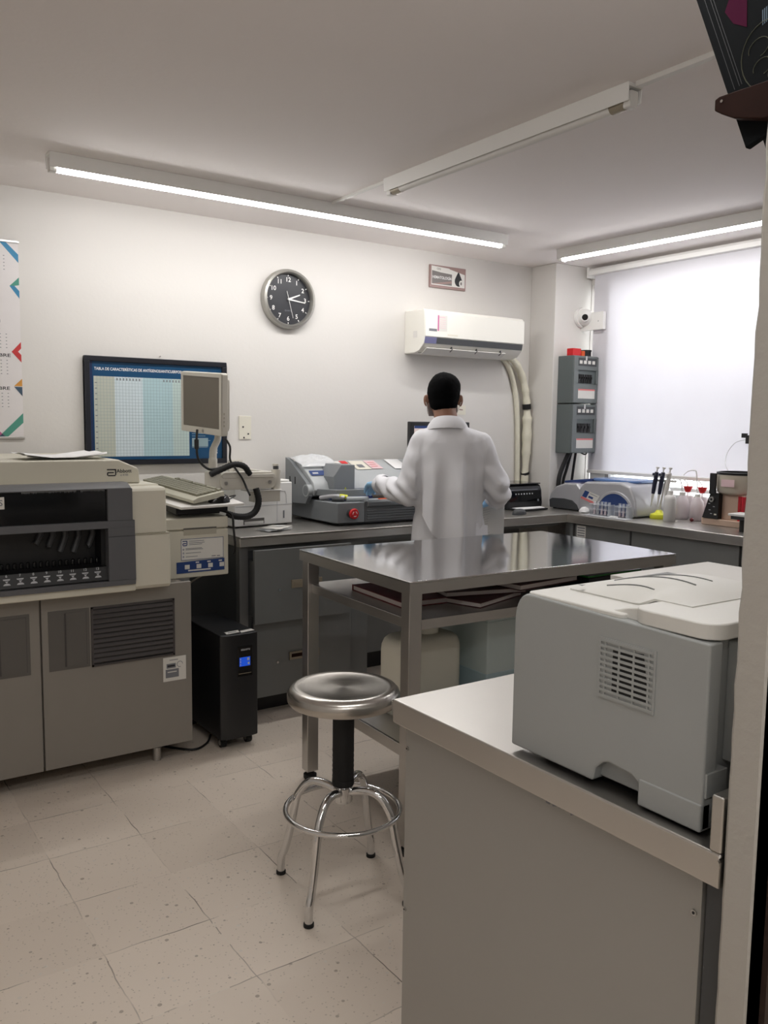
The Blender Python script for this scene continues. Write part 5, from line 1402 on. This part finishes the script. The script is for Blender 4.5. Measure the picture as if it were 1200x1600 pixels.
# body: one continuous figure
b = B('skin')
HC_ = P(-.035, .065, 1.592)
b.ell(HC_, (.074, .094, .10), R=PR, seg=28, rings=18)
b.ell(P(-.037, .105, 1.545), (.058, .062, .085), R=PR, seg=24, rings=14)      # face and jaw
b.ell(P(-.040, .145, 1.495), (.030, .028, .026), R=PR)                           # chin
b.ell(P(-.039, .178, 1.548), (.012, .018, .014), R=PR); b.ell(P(-.038, .172, 1.568), (.009, .012, .022), R=PR)   # nose
b.ell(P(-.039, .165, 1.517), (.022, .012, .007), R=PR); b.ell(P(-.039, .163, 1.508), (.018, .012, .006), R=PR)   # lips
for sg in (-1, 1):
    b.ell(P(-.037+.030*sg, .158, 1.592), (.022, .012, .006), R=PR)            # brow
    b.ell(P(-.037+.031*sg, .156, 1.577), (.012, .010, .009), R=PR)            # eye
    e = P(-.036+.085*sg, .055, 1.560)
    Re = PR @ Mx.Rotation(math.radians(-28*sg), 3, 'Z') @ Mx.Rotation(math.radians(8), 3, 'X')
    b.ell(e, (.008, .018, .030), R=Re, seg=16); b.ell(e+PU*.008*sg-PF*.008+V((0, 0, .004)), (.005, .013, .026), R=Re, seg=14); b.ell(e+V((0, 0, -.026)), (.007, .010, .010), R=PR)
chain(b, [P(-.008, -.005, 1.37), P(-.018, .008, 1.44), P(-.028, .03, 1.50), P(-.033, .05, 1.55)], [.068, .060, .057, .060], seg=20)
b.ell(P(0, 0, 1.25), (.14, .085, .16), R=PR); b.ell(P(0, 0, 1.08), (.12, .075, .16), R=PR); b.ell(P(0, .01, .93), (.13, .08, .11), R=PR)
SL, SR = P(-.145, 0, 1.35), P(.155, 0, 1.34)
EL, ER = P(-.205, -.035, 1.095), P(.243, -.02, 1.105)
WL, WR = P(-.345, .165, 1.125), P(.228, .165, 1.055)
chain(b, [P(-.05, 0, 1.375), SL, EL, WL], [.05, .046, .040, .028]); chain(b, [P(.05, 0, 1.375), SR, ER, WR], [.05, .046, .040, .028])
for sg, dx in ((-1, -.005), (1, .01)):
    chain(b, [P(.085*sg+dx, 0, .90), P(.092*sg+dx, .012, .50), P(.095*sg+dx, -.02, .085)], [.085, .056, .04])
    chain(b, [P(.095*sg+dx, -.03, .045), P(.10*sg+dx, .13, .035)], [.038, .030])
vs, fs, ns = remeshed(b, .0075, 2)
body = B('skin').add(vs, fs, 'skin').make('body', t, ang=180, recalc=False)
# hair: close crop, a shell over the skull that ends at the nape
b = B('hair')
b.ell(HC_+PF*(-.004)+V((0, 0, .004)), (.083, .103, .104), R=PR, seg=32, rings=20)
b.ell(HC_+PF*(-.028)+V((0, 0, -.045)), (.070, .072, .062), R=PR, seg=28, rings=16)
b.ell(HC_+PF*.0+PU*.006+V((0, 0, .030)), (.080, .092, .076), R=PR, seg=32, rings=18)
vs, fs, ns = remeshed(b, .007, 2)
inv = PR.transposed()
out = []
for v, n_ in zip(vs, ns):
    l = inv @ (v-HC_)
    out.append(v+n_*(.0016*noise.noise(v*160)+.0012*noise.noise(v*60)))
keep = []
for f in fs:
    l = inv @ ((vs[f[0]]+vs[f[2]])/2-HC_)
    lim = -.096+max(0, l.y+.02)*1.15+.030*(l.x/.07)**2            # nape lower, temples higher
    if l.y > .052: lim = max(lim, .052)          # forehead hairline
    if l.z > lim: keep.append(f)
B('hair').add(out, keep, 'hair').make('hair', t, ang=180, recalc=False)
# face mask
def mk(u, v):
    a = math.radians(-78+156*u); z = 1.565-.085*v
    r = .070+.010*math.sin(math.pi*v); 
    return P(-.038+r*math.sin(a), .085+(.092+.02*math.sin(math.pi*v)*math.cos(a))*math.cos(a), z)
b = B('white_soft'); b.grid(mk, 20, 8, th=.002); m_ = b.make('face_mask', t, ang=60)
for sg in (-1, 1):
    b = B('white'); b.tube(smooth_path([P(-.036+.072*sg, .10, 1.555), P(-.036+.090*sg, .066, 1.587), P(-.036+.094*sg, .046, 1.572), P(-.036+.084*sg, .046, 1.538), P(-.036+.070*sg, .10, 1.49)]), .0016, seg=6); b.make('ear_loop', m_, ang=60)
# lab coat
b = B('coat')
def ringp(z, a, bb, cu=0, cf=0, n=48, e=2.4):
    o = []
    for k in range(n):
        th = 2*math.pi*k/n; c, s = math.cos(th), math.sin(th)
        o.append(P(cu+a*math.copysign(abs(c)**(2/e), c), cf+bb*math.copysign(abs(s)**(2/e), s), z))
    return o
b.loft([ringp(.52, .195, .135, .0, .01), ringp(.62, .193, .130, .0, .01), ringp(.75, .190, .124, .0, .01), ringp(.88, .185, .118, .0, .01), ringp(1.0, .172, .122, .0, .006), ringp(1.12, .170, .122, .005), ringp(1.22, .172, .118, .006), ringp(1.30, .174, .110, .005), ringp(1.355, .168, .098, .003), ringp(1.39, .145, .086, .0), ringp(1.418, .105, .078, -.006), ringp(1.44, .078, .070, -.01), ringp(1.452, .066, .064, -.013)])
SLc, SRc = P(-.134, 0, 1.350), P(.143, 0, 1.340)
chain(b, [P(-.06, 0, 1.375), SLc, P(-.168, -.018, 1.24), P(-.196, -.038, 1.13), EL], [.060, .066, .068, .067, .064])
chain(b, [EL, P(-.265, .055, 1.105), P(-.315, .125, 1.120), WL-PU*.0], [.064, .060, .054, .047])
chain(b, [P(.06, 0, 1.372), SRc, P(.184, -.012, 1.24), P(.230, -.025, 1.14), ER], [.060, .066, .068, .067, .062])
chain(b, [ER, P(.246, .06, 1.082), P(.236, .125, 1.064)], [.062, .055, .047])
b.cyl(P(.248, -.025, 1.10), P(.240, .01, 1.035), .045, r1=.034)          # cuff sagging below the elbow
vs, fs, ns = remeshed(b, .0085, 4)
def g_(x, w_): return math.exp(-(x/w_)**2)
out = []
for v, n_ in zip(vs, ns):
    q = v-PO; u, f, z = q.dot(PU), q.dot(PF), q.z
    d = 0
    back = max(0, -n_.dot(PF))
    tor = 1 if abs(u) < .165 else 0
    if tor:
        zf = max(0, min(1, (1.33-z)/.12))
        # long vertical pleat right of the spine, and softer ones beside it
        u0 = .062+.02*(1.3-z)
        d += 0*zf*(.018*g_(u-u0+.03, .022)-.024*g_(u-u0-.004, .014)+.012*g_(u-u0-.038, .020))
        u1 = -.085-.015*(1.3-z)
        d += 0*zf*(-.015*g_(u-u1, .018)+.012*g_(u-u1-.034, .022)-.010*g_(u-.0, .02))
        d += back*(.005*math.sin(u*46+z*5)*zf)
        d += back*(.002*g_(z-1.30-(u+.13)*1.2, .02) if u < -.06 else 0)
        d += back*(.0015*g_(z-1.31+(u-.13)*1.4, .02) if u > .07 else 0)
    else:
        d += .008*math.sin((z*1.0+u*.6-f*.5)*75+3*noise.noise(v*9))*g_(z-1.12, .09)
        d += .006*noise.noise(v*14)
    d += .0022*noise.noise(v*14)
    out.append(v+n_*d)
coat = B('coat').add(out, fs, 'coat').make('lab_coat', t, ang=180, recalc=False)
# loose back panel of the coat with pointed corners at the hem
from mathutils.bvhtree import BVHTree
_bt = BVHTree.FromPolygons(out, fs)
def back_f(uu, z):
    h = _bt.ray_cast(P(uu, -1, z), PF)
    return (h[0]-PO).dot(PF) if h[0] is not None else -.06
ZF0 = 1.335
_NU, _NV = 60, 44
_bf = [[back_f(-.135+.295*i/_NU, ZF0+(.87-ZF0)*j/_NV) for j in range(_NV+1)] for i in range(_NU+1)]
for _ in range(3):
    _bf = [[sum(_bf[min(_NU, max(0, i+di))][j] for di in (-1, 0, 1))/3 if j > 4 else _bf[i][j] for j in range(_NV+1)] for i in range(_NU+1)]
def bfi(uu, z):
    a = max(0, min(_NU-1e-6, (uu+.135)/.295*_NU)); c = max(0, min(_NV-1e-6, (z-ZF0)/(.87-ZF0)*_NV)); i, j = int(a), int(c); a -= i; c -= j
    return (_bf[i][j]*(1-a)+_bf[i+1][j]*a)*(1-c)+(_bf[i][j+1]*(1-a)+_bf[i+1][j+1]*a)*c
def flap(u, v):
    uu = -.135+.295*u
    hem = .882+(.115*max(0, (.30-u)/.30)**1.6)+(.07*max(0, (u-.80)/.20)**1.5)
    z = ZF0+(hem-ZF0)*v
    ff = bfi(uu, z)
    d = ZF0-z                                   # distance below the yoke
    k = min(1, d/.30); k = k*k*(3-2*k)
    off = -.002+.006*min(1, d/.16)**1.5+.018*min(1, d/.46)**1.5
    c0 = .056+.02*d                               # the deep pleat right of the spine
    x = uu-c0
    off += k*(.038*math.exp(-(x/.05)**2) if x < 0 else .038*math.exp(-(x/.009)**2)-.004*math.exp(-((x-.02)/.015)**2))
    x = uu+.075+.03*d
    off += k*(.016*math.exp(-(x/.026)**2)-.008*math.exp(-((x-.05)/.03)**2))
    off += k*.007*math.exp(-((uu-.130)/.022)**2)
    off += .002*math.sin(uu*70+z*9)*k+.022*max(0, (v-.55)/.45)**1.3
    if u < .12: off += .010*(.12-u)/.12*v
    return P(uu, ff-off, z)
b = B('coat'); b.grid(flap, 110, 40, th=.003); b.make('back_panel', coat, ang=75)
# turned-up corner on the right
b = B('coat')
def corner(u, v): return P(.125+.065*u, -.128-.02*v+.07*u, .965-.085*v*(1-.35*u)-.02*u)
b.grid(corner, 8, 8, th=.003); b.make('turned_corner', coat, ang=60)
# collar: stand and fold
def col(u, v):
    a = math.radians(-205+230*u+ -77.5+90)  # opens at the front
    a = math.radians(-90-125+250*u)
    c, s = math.cos(a), math.sin(a)
    front = (s+1)/2
    if v < .4:
        k = v/.4; r = .070-.006*k; z = 1.428+.050*k-.030*front*k
    else:
        k = (v-.4)/.6; r = .066+.034*k+.006*math.sin(math.pi*k); z = 1.478-.030*front-.060*k+.006*(1-front)
    return P(-.014+r*1.06*c, .008+r*1.0*s, z)
b = B('coat'); b.grid(col, 40, 12, th=.003); b.make('collar', coat, ang=50)
# trousers and shoes
for sg, dx in ((-1, -.005), (1, .01)):
    b = B('trousers')
    b.loft([[P(.085*sg+dx+r*math.cos(2*math.pi*k/24), .0+y0+r*1.05*math.sin(2*math.pi*k/24), z) for k in range(24)] for z, r, y0 in ((.80, .100, 0), (.60, .082, .008), (.50, .076, .01), (.3, .066, -.005), (.06, .062, -.018))])
    b.make('trouser_leg', t, ang=60)
    b = B('shoe')
    fr = [(-.075, .030, .02), (-.06, .040, .055), (0, .043, .075), (.06, .046, .06), (.13, .044, .045), (.175, .032, .035), (.19, .012, .02)]
    b.loft([[P(.097*sg+dx+w_*math.cos(2*math.pi*k/16), f_, max(.001, h_*.5+h_*.5*math.sin(2*math.pi*k/16))) for k in range(16)] for f_, w_, h_ in fr]); b.make('shoe', t, ang=60)
# gloved hands with five separate fingers
def hand_(w_, dirv, palm_n, side, curl, name='glove'):
    # w_: wrist, dirv: pointing direction, palm_n: palm normal, side: +1 thumb on +lat
    d = dirv.normalized(); n_ = (palm_n-d*palm_n.dot(d)).normalized(); lat = d.cross(n_)*side
    b = B('glove')
    chain(b, [w_-d*.03, w_+d*.012], [.033, .029])
    for k in range(4):
        o = (k-1.5)*.0185
        chain(b, [w_+d*.01+lat*o*.7, w_+d*(.078-.004*abs(k-1.3))+lat*o], [.0165, .0125], seg=12)
        l_ = (.040, .045, .042, .032)[3-k] if True else 0
        p0 = w_+d*(.082-.004*abs(k-1.3))+lat*o; a = 0; pts = [p0]; 
        for j, f in enumerate((1, .62, .5)):
            a += math.radians(curl[j]); pts.append(pts[-1]+(d*math.cos(a)+n_*math.sin(a)+lat*o*.6)*l_*f)
        chain(b, pts, [.0098, .0092, .0085, .0075], seg=12)
    p0 = w_+d*.022+lat*.024
    chain(b, [p0, p0+(d*.6+lat*.7+n_*.3)*.036, p0+(d*.6+lat*.7+n_*.3)*.036+(d*.9+lat*.1+n_*.35)*.032, p0+(d*.6+lat*.7+n_*.3)*.036+(d*.9+lat*.05+n_*.4)*.055], [.016, .0125, .0108, .009], seg=12)
    vs, fs, ns = remeshed(b, .0032, 2)
    return B('glove').add(vs, fs, 'glove').make(name, t, ang=180, recalc=False)
dl = (WL-EL).normalized()
hand_(WL+dl*.02, (dl+PF*.35+V((0, 0, -.25))), V((0, 0, -1))+PF*.1, -1, (22, 26, 20))
dr = (WR-ER).normalized()
hand_(WR+PU*-.005, (PF*.42-PU*.80+V((0, 0, -.30))), PF*.6+V((0, 0, -.5)), -1, (30, 45, 35))
# cuff bands
b = B('coat'); 
cw = WL-dl*.005
def cuff(c, d, r, L):
    d = d.normalized(); up = V((0, 0, 1)); up = (up-d*up.dot(d)).normalized(); sd = d.cross(up); 
    def fn(u, v): a = 2*math.pi*u; return c+d*(v-.5)*L+(up*math.cos(a)+sd*math.sin(a))*(r+.003*math.sin(3*a))
    return fn
b.grid(cuff(cw, dl, .0495, .03), 28, 3, th=.003); b.make('cuff', coat, ang=60)
# the sheet of paper held low in the right hand
hp = WR+PF*.03
A = P(.150, .135, 1.075); 
def sh(u, v):
    p = P(.130+.175*u, .205+.03*math.sin(u*2.6)+.012*v, 1.055+.045*u-.285*v+.012*math.sin(u*3)*v)
    return p
b = B('white_soft'); b.grid(sh, 14, 12, th=.0008)
po = b.make('paper_sheet', loc=tuple(P(.22, .16, .95)), ang=60)
tag(po, 'white printed sheet held low in the person’s right gloved hand', 'paper')
b = B('ink_soft')
def lines(v, u0, u1):
    pts = []
    for i in range(8):
        u = u0+(u1-u0)*i/7; a = sh(u, v); bq = sh(u, v+.003); off = -PF*.0012
        pts.append((a+off, bq+off))
    for i in range(7): b.quad(pts[i][0], pts[i+1][0], pts[i+1][1], pts[i][1], 'ink_soft')
random.seed(2)
for k in range(17): lines(.12+.046*k, .10, random.uniform(.3, .7))
b.make('print_lines', po)
